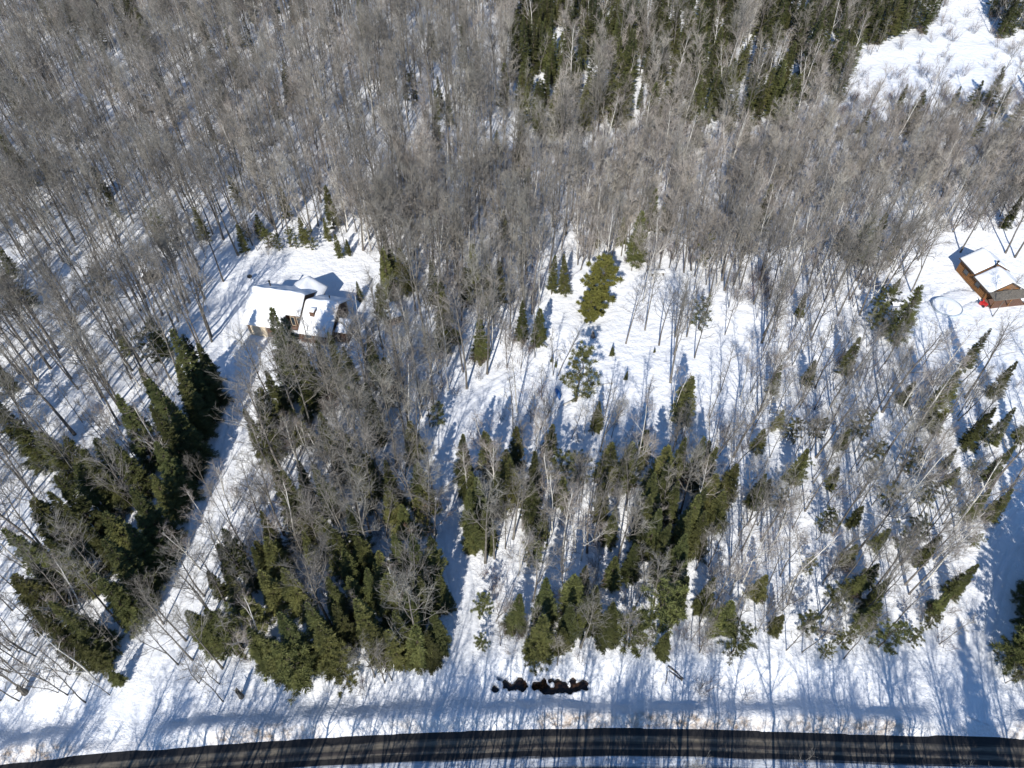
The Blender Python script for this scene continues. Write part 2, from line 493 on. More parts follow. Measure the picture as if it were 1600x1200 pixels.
def ribbons_np(segs):
    g = np.random.default_rng(len(segs))
    P0 = np.array([q[0] for q in segs]); P1 = np.array([q[1] for q in segs]); R = np.array([q[2] for q in segs])[:, None]
    D = P1 - P0; S_ = np.cross(D, g.normal(0, 1, D.shape)); S_ /= np.maximum(np.linalg.norm(S_, axis=1), 1e-9)[:, None]
    V = np.stack([P0 - S_ * R, P1 - S_ * R * .4, P1 + S_ * R * .4, P0 + S_ * R], 1)
    return V.reshape(-1, 3), np.arange(len(segs))[:, None] * 4 + np.arange(4)[None]
def joinp(parts):
    Vs, Fs, k = [], [], 0
    for V, F in parts:
        Vs.append(V); Fs.append(F + k); k += len(V)
    return np.concatenate(Vs), np.concatenate(Fs)
def unit(v): return v / max(np.linalg.norm(v), 1e-9)

def bare_tree(seed, h=17.0, r=.16, clear=.45, spread=.27, nl=15, nb=5, nt=5, nf=2, up=(35, 62), wander=.02, twig=1.0, fork=0, flat=False):
    g = np.random.default_rng(seed)
    leaders = []
    n = 9
    def path(p, d, L, k, bend, lift):
        pts = [p]; d = unit(d)
        for i in range(k):
            d = unit(d + g.normal(0, bend, 3) + np.array([0, 0, lift])); pts.append(pts[-1] + d * L / k)
        return pts
    T = path(np.zeros(3) - np.array([0, 0, .4]), np.array([g.normal(0, .02), g.normal(0, .02), 1.]), h + .4, n, wander, .02)
    trunk = []; limbs = []; crown = []; tw = []
    rad = lambda t: r * (1 - .86 * t) + .012
    for i in range(n): trunk.append((T[i], T[i + 1], rad(i / n) * (1.25 if i == 0 else 1), rad((i + 1) / n)))
    srcs = [(T, 0.0, 1.0)]
    if fork:
        i0 = int(n * fork); q = g.uniform(0, 6.28)
        Lf = h * (1 - fork) * .95
        T2 = path(T[i0], np.array([math.cos(q) * .45, math.sin(q) * .45, 1.]), Lf, n - i0, .04, .05)
        m = n - i0
        for i in range(m): trunk.append((T2[i], T2[i + 1], rad(fork) * .8 * (1 - .85 * i / m), rad(fork) * .8 * (1 - .85 * (i + 1) / m)))
    def at(Tp, t):
        x = t * (len(Tp) - 1); i = min(int(x), len(Tp) - 2); return Tp[i] + (Tp[i + 1] - Tp[i]) * (x - i)
    for i in range(nl):
        q = (i + g.uniform(0, .6)) / nl
        t = clear + (1 - clear) * q ** .9 * .97
        src = T
        if fork and t > fork + .05 and g.random() < .5:
            p = at(T2, (t - fork) / (1 - fork))
        else: p = at(T, t)
        az = i * 2.4 + g.uniform(-.5, .5)
        el = math.radians(up[0] + (up[1] - up[0]) * q + g.uniform(-9, 9))
        L = h * spread * (1 - .62 * q) * g.uniform(.65, 1.2)
        d = np.array([math.cos(az) * math.cos(el), math.sin(az) * math.cos(el), math.sin(el)])
        pl = path(p, d, L, 4, .11, .09)
        r0 = min(rad(t) * .5, .075) + .006
        for k in range(4): limbs.append((pl[k], pl[k + 1], r0 * (1 - .2 * k), r0 * (1 - .2 * (k + 1))))
        for b in range(nb):
            s = .25 + .75 * (b + g.uniform(.2, .9)) / nb
            pb = at(pl, min(s, .99)); dl = unit(pl[-1] - pl[0])
            db = unit(dl * .9 + g.normal(0, .55, 3) + np.array([0, 0, .18]))
            Lb = L * .42 * (1.15 - .5 * s) * g.uniform(.7, 1.3) + .25
            pbp = path(pb, db, Lb, 2, .12, .06)
            for k in range(2): crown.append((pbp[k], pbp[k + 1], .020 * twig * (1 - .3 * k) + .004, .020 * twig * (1 - .3 * (k + 1)) + .003))
            for w in range(nt):
                sw = .2 + .8 * (w + g.uniform(0, .9)) / nt
                pw = at(pbp, min(sw, .99)); dw = unit(unit(pbp[-1] - pbp[0]) + g.normal(0, .55, 3) + np.array([0, 0, .22]))
                Lw = g.uniform(.45, .95) * (h / 17) ** .5
                tw.append((pw, pw + dw * Lw, .011 * twig))
                for _ in range(nf):
                    u = g.uniform(.3, .9); df = unit(dw + g.normal(0, .5, 3) + np.array([0, 0, .15]))
                    tw.append((pw + dw * Lw * u, pw + dw * Lw * u + df * Lw * .75, .0085 * twig))
    TV, TF = joinp([tubes_np(trunk, 6), tubes_np(limbs, 4)])
    CV, CF = joinp([tubes_np(crown, 3), ribbons_np(tw) if flat else spikes_np(tw)])
    return (TV, TF), (CV, CF)

def blades_np(items):
    """kite-shaped needle sprays: (base, dir, side, length, width)"""
    B = np.array([i[0] for i in items]); D = np.array([i[1] for i in items]); S_ = np.array([i[2] for i in items])
    L = np.array([i[3] for i in items])[:, None]; W = np.array([i[4] for i in items])[:, None]
    mid = B + D * L * .45
    V = np.stack([B, mid - S_ * W * .5, B + D * L, mid + S_ * W * .5], 1)
    m = len(items)
    return V.reshape(-1, 3), (np.arange(m)[:, None] * 4 + np.arange(4)[None])

def conifer(seed, h=12.0, R=2.0, p=.85, low=.07, levels=26, per=8, droop=-.12, dens=1.0, irregular=.25, topup=.7, wid=.24):
    g = np.random.default_rng(seed)
    n = 7
    T = [np.array([g.normal(0, .03), g.normal(0, .03), -.3 + (h + .3) * i / n]) for i in range(n + 1)]
    r0 = .011 * h + .02
    trunk = [(T[i], T[i + 1], r0 * (1 - i / n) + .012, r0 * (1 - (i + 1) / n) + .010) for i in range(n)]
    limb = []; bl = []
    lop = [g.uniform(1 - irregular, 1 + irregular) for _ in range(12)]
    for lv in range(levels):
        t = low + (1 - low) * (lv / levels) ** .92
        for b in range(per):
            az = g.uniform(0, 6.283)
            L = R * max(.0, 1 - t) ** p * g.uniform(.72, 1.12) * lop[int(az / 6.284 * 12)] + .12
            el = droop + (topup - droop) * t ** 2.2 + g.normal(0, .09)
            tz = t * h + g.uniform(-.4, .4) * h / levels
            o = np.array([0, 0, tz]); d = np.array([math.cos(az) * math.cos(el), math.sin(az) * math.cos(el), math.sin(el)])
            side = np.array([-math.sin(az), math.cos(az), 0.])
            tip = o + d * L + np.array([0, 0, .10 * L])
            limb.append((o, tip, .018, .006))
            bl.append((o + d * L * .45, unit(d + np.array([0, 0, .12])), side, L * .68, wid * 1.1))
            k = max(2, int((2 + L * 3.6) * dens))
            for q in range(k):
                s = .22 + .75 * (q + g.uniform(0, .8)) / k
                for sg in (-1, 1):
                    dd = unit(d * .75 + side * sg * g.uniform(.55, 1.0) + np.array([0, 0, g.normal(-.05, .16)]))
                    ln = (.30 * L * (1.15 - s) + .22) * g.uniform(.8, 1.25)
                    sd_ = unit(np.cross(dd, np.array([g.normal(0, .35), g.normal(0, .35), 1.])))
                    bl.append((o + d * L * s + np.array([0, 0, .1 * L * s * s]), dd, sd_, ln, wid * g.uniform(.7, 1.2)))
    # leader
    for q in range(6):
        az = q * 1.05
        bl.append((np.array([0, 0, h - .35]), unit(np.array([math.cos(az) * .35, math.sin(az) * .35, 1])), np.array([-math.sin(az), math.cos(az), 0]), .55, .12))
    TV, TF = joinp([tubes_np(trunk, 6), tubes_np(limb, 3)])
    CV, CF = blades_np(bl)
    return (TV, TF), (CV, CF)

def pine(seed, h=10.0, R=2.6, low=.12, limbs=34, rnd=1.0, tuft=60, wid=.08):
    """irregular crown made of upswept plumes (pine, cedar, hemlock)"""
    g = np.random.default_rng(seed)
    n = 7
    T = [np.array([g.normal(0, .06) * i, g.normal(0, .06) * i, -.3 + (h + .3) * i / n]) for i in range(n + 1)]
    r0 = .013 * h + .02
    trunk = [(T[i], T[i + 1], r0 * (1 - i / n) + .014, r0 * (1 - (i + 1) / n) + .012) for i in range(n)]
    limb = []; bl = []
    for i in range(limbs):
        t = low + (1 - low) * (i + g.uniform(0, .9)) / limbs
        az = i * 2.4 + g.uniform(-.6, .6)
        prof = math.sin(math.pi * min(1, (1 - t) * .78 + .12)) ** .8
        L = R * prof * g.uniform(.55, 1.2) + .25
        el = .05 + .7 * t * t + g.normal(0, .14)
        d = np.array([math.cos(az) * math.cos(el), math.sin(az) * math.cos(el), math.sin(el)])
        x = t * n; k = min(int(x), n - 1); o = T[k] + (T[k + 1] - T[k]) * (x - k)
        tip = o + d * L + np.array([0, 0, .12 * L]); limb.append((o, tip, .035, .012))
        for c in range(3):
            ctr = o + d * L * (.45 + .27 * c) + np.array([0, 0, .1 * L * (.4 + .3 * c) ** 2]) + g.normal(0, .12, 3)
            for q in range(int(tuft * (.7 + .15 * c))):
                dd = unit(g.normal(0, 1, 3) * np.array([1, 1, .55]) + d * .7 + np.array([0, 0, .35]))
                sd_ = unit(np.cross(dd, g.normal(0, 1, 3)))
                bl.append((ctr + g.normal(0, .10, 3), dd, sd_, g.uniform(.24, .52) * (L / 2.2 + .35), wid * g.uniform(.7, 1.2)))
    TV, TF = joinp([tubes_np(trunk, 6), tubes_np(limb, 3)])
    CV, CF = blades_np(bl)
    return (TV, TF), (CV, CF)

PROTO = {}
def proto(kind, tc, mt, mc):
    (TV, TF), (CV, CF) = tc
    t = mesh_np('trunk', TV, TF, mt); t.polygons.foreach_set('use_smooth', np.ones(len(t.polygons), bool))
    c = mesh_np('crown', CV, CF, mc)
    V, F = joinp([(TV, TF), (CV, CF)])
    j = mesh_np('tree', V, F, [mt, mc])
    j.polygons.foreach_set('material_index', np.r_[np.zeros(len(TF), np.int32), np.ones(len(CF), np.int32)].astype(np.int32))
    PROTO.setdefault(kind, []).append((t, c, j))
for s in range(7):
    proto('maple', bare_tree(100 + s, 17, .15 + .02 * (s % 3), .38 + .05 * (s % 4), .25 + .02 * (s % 3), 15, 5, 5, 2, fork=(.0, .5, 0, .35, 0, .6, 0)[s], wander=.022), M['bark'], M['twig'])
for s in range(5):
    proto('thick', bare_tree(150 + s, 15, .13, .26, .27, 19, 6, 6, 2, up=(38, 66), wander=.03, fork=(.3, .5, 0, .4, .2)[s], twig=1.25, flat=True), M['bark'], M['hazetwig'])
for s in range(4):
    proto('birch', bare_tree(200 + s, 15, .13, .40, .25, 13, 5, 5, 2, up=(42, 68), wander=.035, fork=(.4, 0, .55, .25)[s]), M['birchbark'], M['birchtwig'])
for s in range(5):
    proto('sapling', bare_tree(300 + s, 9, .062, .28, .20, 11, 4, 4, 1, up=(40, 65), wander=.045, twig=.85), M['bark'], M['twig'])
for s in range(6):
    proto('spruce', conifer(400 + s, 14, 1.75 + .15 * (s % 3), .90, .05, 31, 9, -.20, dens=1.7, irregular=.34, wid=.10), M['trunkdark'], M['spruce'])
for s in range(6):
    proto('fir', conifer(500 + s, 10, 1.45 + .2 * (s % 3), .78, .10, 25, 8, -.04, dens=1.7, irregular=.45, wid=.095), M['trunkdark'], M['fir'])
for s in range(3):
    proto('pine', pine(600 + s, 10, 2.3 + .25 * s, .14, 32), M['trunkdark'], M['fir'])
for s in range(2):
    proto('cedar', pine(640 + s, 9, 2.4, .04, 62, tuft=110, wid=.10), M['trunkdark'], M['cedar'])
def shrub(seed, h=2.6, stems=12):
    g = np.random.default_rng(seed); segs = []; tw = []
    for i in range(stems):
        az = g.uniform(0, 6.28); d = unit(np.array([math.cos(az) * .45, math.sin(az) * .45, 1.]))
        p = np.array([g.normal(0, .25), g.normal(0, .25), -.1]); L = h * g.uniform(.6, 1.1)
        q = p + d * L * .5; e = q + unit(d + g.normal(0, .15, 3)) * L * .5
        segs += [(p, q, .016, .012), (q, e, .012, .005)]
        for k in range(7):
            s = g.uniform(.3, 1); b = p + (q - p) * s * 2 if s < .5 else q + (e - q) * (s - .5) * 2
            dd = unit(d + g.normal(0, .5, 3)); tw.append((b, b + dd * g.uniform(.4, .8), .008))
            tw.append((b + dd * .2, b + dd * .2 + unit(dd + g.normal(0, .5, 3)) * .4, .006))
    return tubes_np(segs, 3), spikes_np(tw)
for s in range(3): proto('shrub', shrub(700 + s), M['bark'], M['redtwig'])

def landmark(x, y, fallback):
    X, Y = np.array([x]), np.array([y])
    if abs(float(Y[0] - edge(X)[0])) < 8: return 'on the roadside snow above the ditch'
    for k, ph in (('left', 'at the edge of the house driveway'), ('trail', 'at the edge of the narrow trail'), ('right', 'at the edge of the cabin driveway')):
        Q, w = DRIVE[k]
        if float(dist_line(X, Y, Q)[0]) < w + 2.6: return ph
    for (u, v, r, ph) in ((455, 490, 15, 'within a few steps of the house'), (1555, 440, 12, 'within a few steps of the cabin'), (232, 428, 9, 'close around the small weathered shed'),
                          (612, 495, 7, 'close around the low dark outbuilding'), (1482, 476, 8, 'close around the snow-filled round pool'), (942, 470, 7, 'close around the rounded cedar')):
        px, py = pix(u, v, 1)
        if math.hypot(px - x, py - y) < r: return ph
    return fallback
FORKED = {'maple': (1, 3, 5), 'birch': (0, 2, 3)}
def place(kind, x, y, scale, label, cat, group, rz=None, lean=(0, 0), var=None, sxy=1.0):
    pr = PROTO[kind]; t, c, _ = pr[random.randrange(len(pr)) if var is None else var % len(pr)]
    name = {'maple': 'maple_tree', 'birch': 'birch_tree', 'sapling': 'young_tree', 'spruce': 'spruce_tree', 'fir': 'fir_tree', 'pine': 'pine_tree', 'cedar': 'cedar_tree', 'shrub': 'shrub'}[kind]
    e = bpy.data.objects.new(name, None); C.objects.link(e)
    e.empty_display_size = .3
    e.location = (x, y, gz1(x, y)); e.rotation_euler = (lean[0], lean[1], random.uniform(0, 6.28) if rz is None else rz)
    e.scale = (scale * sxy, scale * sxy, scale)
    tag(e, label, cat, group)
    for nm, me in (('trunk', t), ('crown', c)) if kind != 'shrub' else (('stem', t), ('crown', c)):
        o = bpy.data.objects.new(nm, me); C.objects.link(o); o.parent = e
    return e

# ------------------------------------------------------------------ zones of the wood (photo pixels of the trunk foot)
def inside(u, v, poly):
    c = False; n = len(poly); j = n - 1
    for i in range(n):
        (xi, yi), (xj, yj) = poly[i], poly[j]
        if (yi > v) != (yj > v) and u < (xj - xi) * (v - yi) / (yj - yi) + xi: c = not c
        j = i
    return c
#   name, polygon, per 100 m2: maple, birch, sapling, brush, random fir
ZONES = [
    ('far_left', [(-900, -600), (900, -600), (900, 330), (-900, 330)], 7.0, 1.0, 5, 3, .6),
    ('far_right', [(900, -600), (2600, -600), (2600, 520), (900, 520)], 12.5, 1.8, 10, 18, .3),
    ('swamp', [(800, -300), (1500, -300), (1460, 70), (1330, 165), (1180, 235), (800, 255)], 1.1, .7, 2, 2, 9.5),
    ('swamp_edge', [(800, 222), (1180, 205), (1330, 160), (1800, 165), (1800, 245), (1330, 240), (1180, 252), (800, 268)], 2.2, .6, 6, 20, .9),
    ('far_dark', [(60, -120), (450, -120), (440, 75), (90, 90)], 6, .6, 5, 2, 3.5),
    ('left_wood', [(-900, 330), (400, 330), (330, 560), (200, 620), (-900, 660)], 8.5, .3, 3.5, 1.2, .35),
    ('mid_wood', [(395, 300), (900, 300), (880, 520), (560, 560), (592, 434), (562, 404), (470, 394), (398, 424), (385, 420)], 13, 2.2, 9, 9, .6),
    ('mid_thick', [(560, 430), (880, 430), (838, 560), (780, 600), (560, 610)], 13, 2.6, 12, 16, 2.2),
    ('right_wood', [(900, 320), (1430, 320), (1400, 470), (1200, 500), (900, 440)], 13, 2.2, 10, 14, .2),
    ('clearing', [(840, 430), (1060, 430), (1200, 500), (1200, 640), (900, 660), (850, 600)], 1.3, .6, 1.8, 1.0, 0),
    ('thin_right', [(1200, 480), (1420, 460), (1520, 600), (1560, 760), (1540, 900), (1480, 1010), (1160, 1020), (1160, 640)], 3.6, 1.0, 13, 6, .3),
    ('spruce_stand', [(-500, 650), (200, 620), (320, 560), (345, 690), (310, 780), (285, 880), (215, 1010), (100, 1065), (-500, 1120)], 4.4, .8, 6, 3, 2.2),
    ('between', [(390, 560), (560, 530), (840, 540), (780, 600), (680, 660), (665, 760), (690, 900), (700, 1010), (600, 1045), (300, 1030), (330, 860), (360, 760)], 8.5, 2.6, 11, 12, .5),
    ('right_trail', [(760, 640), (830, 600), (900, 660), (1160, 640), (1160, 1020), (765, 1030), (748, 860), (735, 700)], 4.2, 2.6, 13, 11, .5),
    ('far_drive', [(1560, 560), (1800, 540), (1800, 1060), (1570, 1060), (1575, 900)], 3.5, .8, 5, 1, 1.2),
    ('house_yard', [(330, 425), (480, 392), (590, 400), (600, 440), (550, 530), (425, 545), (385, 600), (345, 590)], 0, 0, 0, 0, 0),
    ('sapling_edge', [(-300, 985), (110, 985), (185, 1075), (150, 1098), (60, 1100), (-300, 1112)], .3, .2, 15, 1, 0),
    ('mid_fill', [(575, 545), (720, 540), (705, 625), (672, 668), (650, 735), (560, 740)], 10, 2.6, 12, 14, 1.6),
    ('open_patch', [(955, 590), (985, 480), (1005, 428), (1050, 425), (1052, 560), (1060, 615), (960, 640)], .35, 0, .5, .3, 0),
    ('pond_far', [(1520, -300), (2300, -300), (2300, 64), (1545, 70), (1525, 40)], 4, 1, 3, 6, 6),
    ('house_front', [(400, 528), (560, 520), (575, 600), (430, 610)], .8, .4, 6, 6, 0),
    ('cabin_yard', [(1405, 440), (1470, 372), (1750, 350), (1750, 520), (1570, 600), (1480, 570), (1420, 520)], .7, 0, .2, 0, 0),
    ('pond', [(1490, -200), (1530, -60), (1540, 70), (1800, 64), (1800, 170), (1580, 160), (1460, 148), (1330, 160), (1318, 112), (1470, 50)], 0, 0, 0, 3.5, 0),
    ('verge', [(-900, 1085), (180, 1100), (290, 1040), (600, 1062), (760, 1050), (1160, 1030), (1480, 1020), (2400, 1060), (2400, 1600), (-900, 1600)], 0, 0, .25, .5, 0),
]
PHRASE = {
    'far_left': 'in the hillside hardwood beyond the house', 'far_right': 'in the brushy wood around the frozen pond',
    'swamp': 'in the evergreen swamp beside the frozen pond', 'swamp_edge': 'in the low brush before the evergreen swamp', 'far_dark': 'in the dark evergreen patch beyond the house',
    'left_wood': 'in the open maple wood around the small shed', 'mid_wood': 'in the dense wood behind the house and clearing',
    'mid_thick': 'in the thick mixed wood between house and clearing', 'right_wood': 'in the wood between the clearing and the cabin', 'clearing': 'in the open snowy clearing at the end of the trail',
    'thin_right': 'in the thin young wood before the cabin', 'spruce_stand': 'among the dark spruces between maple wood and driveway',
    'between': 'between the house driveway and the narrow trail', 'right_trail': 'in the thicket between trail and thin wood',
    'far_drive': 'on the far side of the cabin driveway', 'cabin_yard': 'standing in the snowy cabin yard', 'verge': 'on the open snow beside the roadside ditch',
    'sapling_edge': 'in the row of saplings facing the road', 'mid_fill': 'in the thick wood inside the bend of the trail', 'open_patch': 'in the open snow right below the snow-covered table', 'pond_far': 'on the far shore of the frozen pond', 'house_front': 'in the thicket right before the house', 'house_yard': 'in the snowy yard around the house', 'pond': 'at the edge of the frozen pond', 'south': 'across the road'}
def zone(u, v):
    z = None
    for Z in ZONES:
        if inside(u, v, Z[1]): z = Z
    return z

FIRCOUNT = []
# conifers seen in the photo: tip pixel, height in metres, kind, width factor
s_, f_, p_, c_ = 'spruce', 'fir', 'pine', 'cedar'
CON = [
 # wall of spruces along the drive
 (272, 515, 20, s_), (290, 528, 19, s_), (310, 540, 18, s_), (325, 575, 15, s_), (225, 578, 12, s_), (240, 590, 14, s_), (230, 525, 6, p_), (180, 622, 13, s_), (172, 682, 12, s_),
 (127, 707, 12, s_), (87, 747, 12, s_), (240, 635, 15, s_), (240, 692, 15, s_), (262, 625, 16, s_), (292, 622, 17, s_), (205, 765, 13, s_), (240, 745, 14, s_), (217, 805, 13, s_), (195, 822, 13, s_),
 (262, 700, 15, s_), (162, 842, 12, s_), (190, 855, 12, s_), (75, 848, 11, s_), (75, 774, 11, s_), (255, 668, 15, s_), (50, 786, 11, f_), (22, 664, 9, f_),
 (8, 828, 12, s_), (225, 860, 12, s_), (252, 820, 12, s_), (175, 910, 12, s_), (205, 905, 11, s_), (150, 898, 11, s_), (85, 934, 11, s_), (55, 958, 11, s_), (105, 960, 10, s_), (120, 1000, 7, s_), (122, 730, 10, f_), (150, 690, 9, f_), (105, 690, 9, f_), (20, 900, 10, f_), (45, 880, 9, s_), (130, 820, 9, s_), (300, 585, 17, s_), (268, 575, 17, s_), (308, 640, 14, s_),
 (170, 1050, 3, f_),
 # beside the house and the drive
 (419, 489, 17, s_), (442, 503, 13, f_), (517, 522, 11, s_), (540, 548, 11, s_), (575, 528, 10, s_), (420, 585, 9, s_), (460, 532, 11, f_), (496, 534, 11, s_), (397, 620, 12, s_), (372, 655, 11, s_), (385, 640, 11, s_), (600, 560, 9, f_), (480, 560, 10, s_),
 (467, 342, 5.5, f_), (522, 364, 5, f_), (600, 358, 7.5, s_), (557, 436, 4, s_), (590, 442, 8, f_), (675, 408, 9, f_), (687, 436, 9, s_), (747, 492, 9, s_), (725, 420, 8, f_), (415, 364, 3.5, p_), (400, 338, 5, f_), (505, 340, 5, f_), (455, 360, 4, p_), (380, 354, 3.5, p_), (540, 372, 3.5, f_), (430, 368, 3.5, p_), (480, 362, 4, p_),
 (437, 740, 14, s_), (425, 720, 12, s_), (495, 720, 11, s_), (547, 690, 9, f_), (565, 722, 9, f_), (602, 716, 10, s_), (572, 706, 8, f_), (680, 632, 8, p_), (570, 600, 12, s_), (535, 676, 7, p_), (515, 692, 8, s_), (500, 650, 8, f_), (607, 762, 9, f_), (540, 786, 11, s_),
 (652, 722, 10, f_), (640, 652, 9, f_), (615, 832, 9, s_), (642, 838, 10, s_), (650, 882, 8, s_), (457, 720, 11, s_), (495, 797, 9, f_), (445, 888, 10, f_), (405, 802, 10, s_), (590, 860, 9, f_), (560, 840, 8, f_), (395, 850, 8, s_), (415, 840, 9, f_), (630, 790, 7, f_), (660, 780, 7, p_), (520, 830, 9, f_), (470, 830, 8, f_),
 (437, 958, 13, s_), (482, 936, 11, s_), (525, 943, 10, s_), (500, 976, 10, f_), (560, 938, 11, f_), (635, 926, 10, s_), (657, 902, 9, s_), (675, 960, 9, s_), (683, 900, 8, s_), (620, 960, 10, s_), (607, 986, 9, f_), (640, 976, 10, f_), (430, 1000, 10, f_), (452, 1018, 8, p_), (415, 1000, 9, f_), (525, 1028, 7, p_), (645, 1008, 6, f_), (577, 976, 9, f_), (512, 902, 10, s_), (282, 932, 9, f_), (295, 950, 9, s_), (322, 948, 9, s_), (345, 965, 8, p_), (390, 985, 8, f_), (395, 1010, 6, s_), (600, 900, 10, f_), (570, 890, 9, s_), (545, 905, 8, f_), (665, 990, 8, s_),
 (349, 828, 8, f_), (338, 852, 7, f_), (372, 868, 7, s_), (398, 845, 8, f_), (325, 892, 6, f_), (355, 900, 8, f_), (410, 890, 9, f_), (375, 930, 8, f_),
 # thicket right of the trail
 (722, 676, 11, s_), (730, 700, 10, s_), (760, 668, 10, f_), (732, 762, 9, s_), (747, 741, 10, f_), (760, 786, 9, s_), (772, 590, 6, p_), (735, 592, 5.5, p_), (737, 896, 5, p_), (752, 934, 4, p_), (752, 996, 4, p_), (790, 700, 9, f_), (775, 735, 9, s_), (735, 830, 8, f_), (740, 790, 9, s_), (800, 720, 9, f_),
 (807, 928, 9, s_), (855, 903, 11, s_), (845, 966, 9, f_), (892, 943, 9, s_), (935, 912, 10, s_), (957, 948, 9, s_), (837, 1012, 5, p_), (997, 962, 8, p_), (1045, 990, 6, f_), (1050, 926, 9, p_), (1070, 900, 9, s_), (1117, 902, 8, s_), (1145, 942, 8, f_), (1162, 986, 6, p_), (900, 902, 9, f_), (1195, 902, 7, f_), (915, 935, 8, f_), (880, 985, 6, f_),
 (905, 711, 6, p_), (875, 712, 6, p_), (835, 708, 9, s_), (807, 666, 9, f_), (937, 626, 6, s_), (985, 696, 9, f_), (1010, 676, 8, f_), (1070, 688, 9, s_), (1100, 686, 9, s_), (1120, 702, 10, s_), (1042, 702, 10, f_), (1150, 732, 8, f_), (1025, 742, 11, s_), (1045, 726, 10, s_), (1100, 766, 11, s_), (1090, 776, 10, f_), (1017, 772, 10, s_), (1030, 794, 10, s_), (1045, 820, 9, s_), (1070, 838, 9, s_),
 (995, 852, 8, s_), (1110, 808, 9, s_), (832, 752, 9, s_), (850, 796, 7, f_), (945, 756, 8, f_), (960, 793, 8, s_), (1072, 884, 8, f_), (1195, 742, 8, s_), (1187, 758, 7, f_), (835, 848, 5, p_), (962, 872, 7, f_), (915, 888, 7, f_), (1195, 672, 6, f_), (1060, 755, 9, s_), (1120, 745, 9, f_), (1080, 800, 9, s_), (1005, 825, 8, s_), (1130, 775, 8, f_), (880, 745, 7, f_), (860, 660, 7, f_), (1050, 860, 8, s_),
 # thin young wood and right edge
 (1245, 658, 5, p_), (1287, 653, 5, p_), (1330, 668, 6, f_), (1355, 648, 6, p_), (1312, 731, 6, f_), (1440, 703, 6, p_), (1495, 701, 5, f_), (1555, 638, 10, s_), (1530, 723, 3, p_), (1550, 763, 8, s_), (1502, 728, 5, f_), (1442, 816, 7, p_), (1472, 833, 8, s_), (1390, 823, 6, f_), (1350, 791, 6, f_), (1227, 771, 4.5, p_), (1202, 751, 5, f_), (1270, 878, 3.5, p_), (1530, 882, 9, s_), (1372, 882, 6, f_), (1532, 836, 3, p_), (1430, 603, 5, f_), (1590, 638, 9, s_), (1585, 696, 9, s_), (1585, 762, 8, s_), (1340, 851, 6, f_), (1380, 690, 5, p_), (1400, 760, 5, p_), (1225, 640, 5, f_), (1300, 800, 5, p_), (1460, 760, 5, p_), (1480, 640, 6, f_), (1260, 720, 5, p_),
 (1487, 928, 6, f_), (1392, 906, 9, s_), (1375, 940, 8, f_), (1405, 976, 7, p_), (1442, 983, 4, p_), (1327, 986, 4.5, p_), (1295, 1010, 3, p_), (1465, 961, 3.5, p_), (1222, 966, 5, f_), (1270, 961, 5, p_), (1325, 920, 6, p_), (1350, 900, 6, f_),
 # around the cabin, clearing and behind
 (1368, 334, 10, f_), (1388, 332, 10, f_), (1415, 353, 7, f_), (1327, 346, 6, f_), (1548, 512, 8, s_), (1407, 432, 3.5, f_), (1600, 306, 7, s_), (1260, 462, 5, f_), (1277, 562, 5, f_), (1222, 570, 6, f_), (1430, 592, 5, f_), (1590, 566, 7, s_), (1390, 455, 6, p_), (1380, 478, 5, p_),
 (935, 346, 6, f_), (975, 341, 6, f_), (1050, 302, 8, f_), (1102, 472, 5.5, p_), (1110, 372, 6, p_), (885, 398, 8, s_), (865, 400, 8, f_), (958, 541, 2, f_), (980, 580, 2, f_), (863, 553, 1.4, f_), (869, 560, 1.5, f_), (1024, 543, 1.0, f_), (845, 480, 8, f_), (815, 470, 8, s_),
 # evergreen swamp and scattered far ones
 (932, 2, 14, s_), (985, 46, 10, f_), (955, 46, 10, f_), (907, 81, 9, s_), (942, 93, 10, f_), (975, 96, 9, p_), (855, 106, 9, s_), (815, 103, 9, f_), (875, 116, 9, f_), (917, 136, 11, f_), (967, 133, 9, p_), (822, 136, 9, f_), (875, 150, 8, f_), (1060, 12, 12, f_), (1027, 36, 10, f_), (1020, 68, 9, f_), (1127, 16, 12, f_), (1135, 72, 10, f_), (1117, 72, 10, f_), (1090, 102, 8, f_), (1155, 132, 8, f_), (1175, 138, 8, f_), (1197, 132, 9, s_), (735, 101, 10, f_), (787, 102, 10, f_), (685, 121, 8, s_), (1290, 60, 10, f_), (1330, 95, 7, f_),
 (180, 512, 6, f_), (147, 422, 6, p_), (235, 330, 6, p_), (250, 350, 6, p_), (590, 280, 7, f_), (420, 130, 8, s_), (440, 110, 8, s_), (640, 120, 7, p_), (700, 150, 7, s_), (1500, 140, 5, f_), (1535, 148, 4, f_), (1580, 138, 7, f_), (1360, 170, 6, f_), (1235, 230, 6, f_),
]
LABEL_CON = {'spruce': 'dark narrow spruce', 'fir': 'olive green fir', 'pine': 'tufted soft green pine', 'cedar': 'broad yellow-green cedar'}
placed = []
def lanes_clear(x, y, h):
    for fr in (0, .25, .5, .75, 1):
        ux, vx, _ = proj(x, y, .4 + h * fr); qx, qy = pix(ux, vx, .4)
        for kk in ('left', 'trail', 'right'):
            Q, w_ = DRIVE[kk]
            d = math.sqrt(float(np.min((Q[:, 0] - qx) ** 2 + (Q[:, 1] - qy) ** 2)))
            if d < w_ * (.55 if fr else .8) + (.05 * h * (1 - fr)): return False
    return True
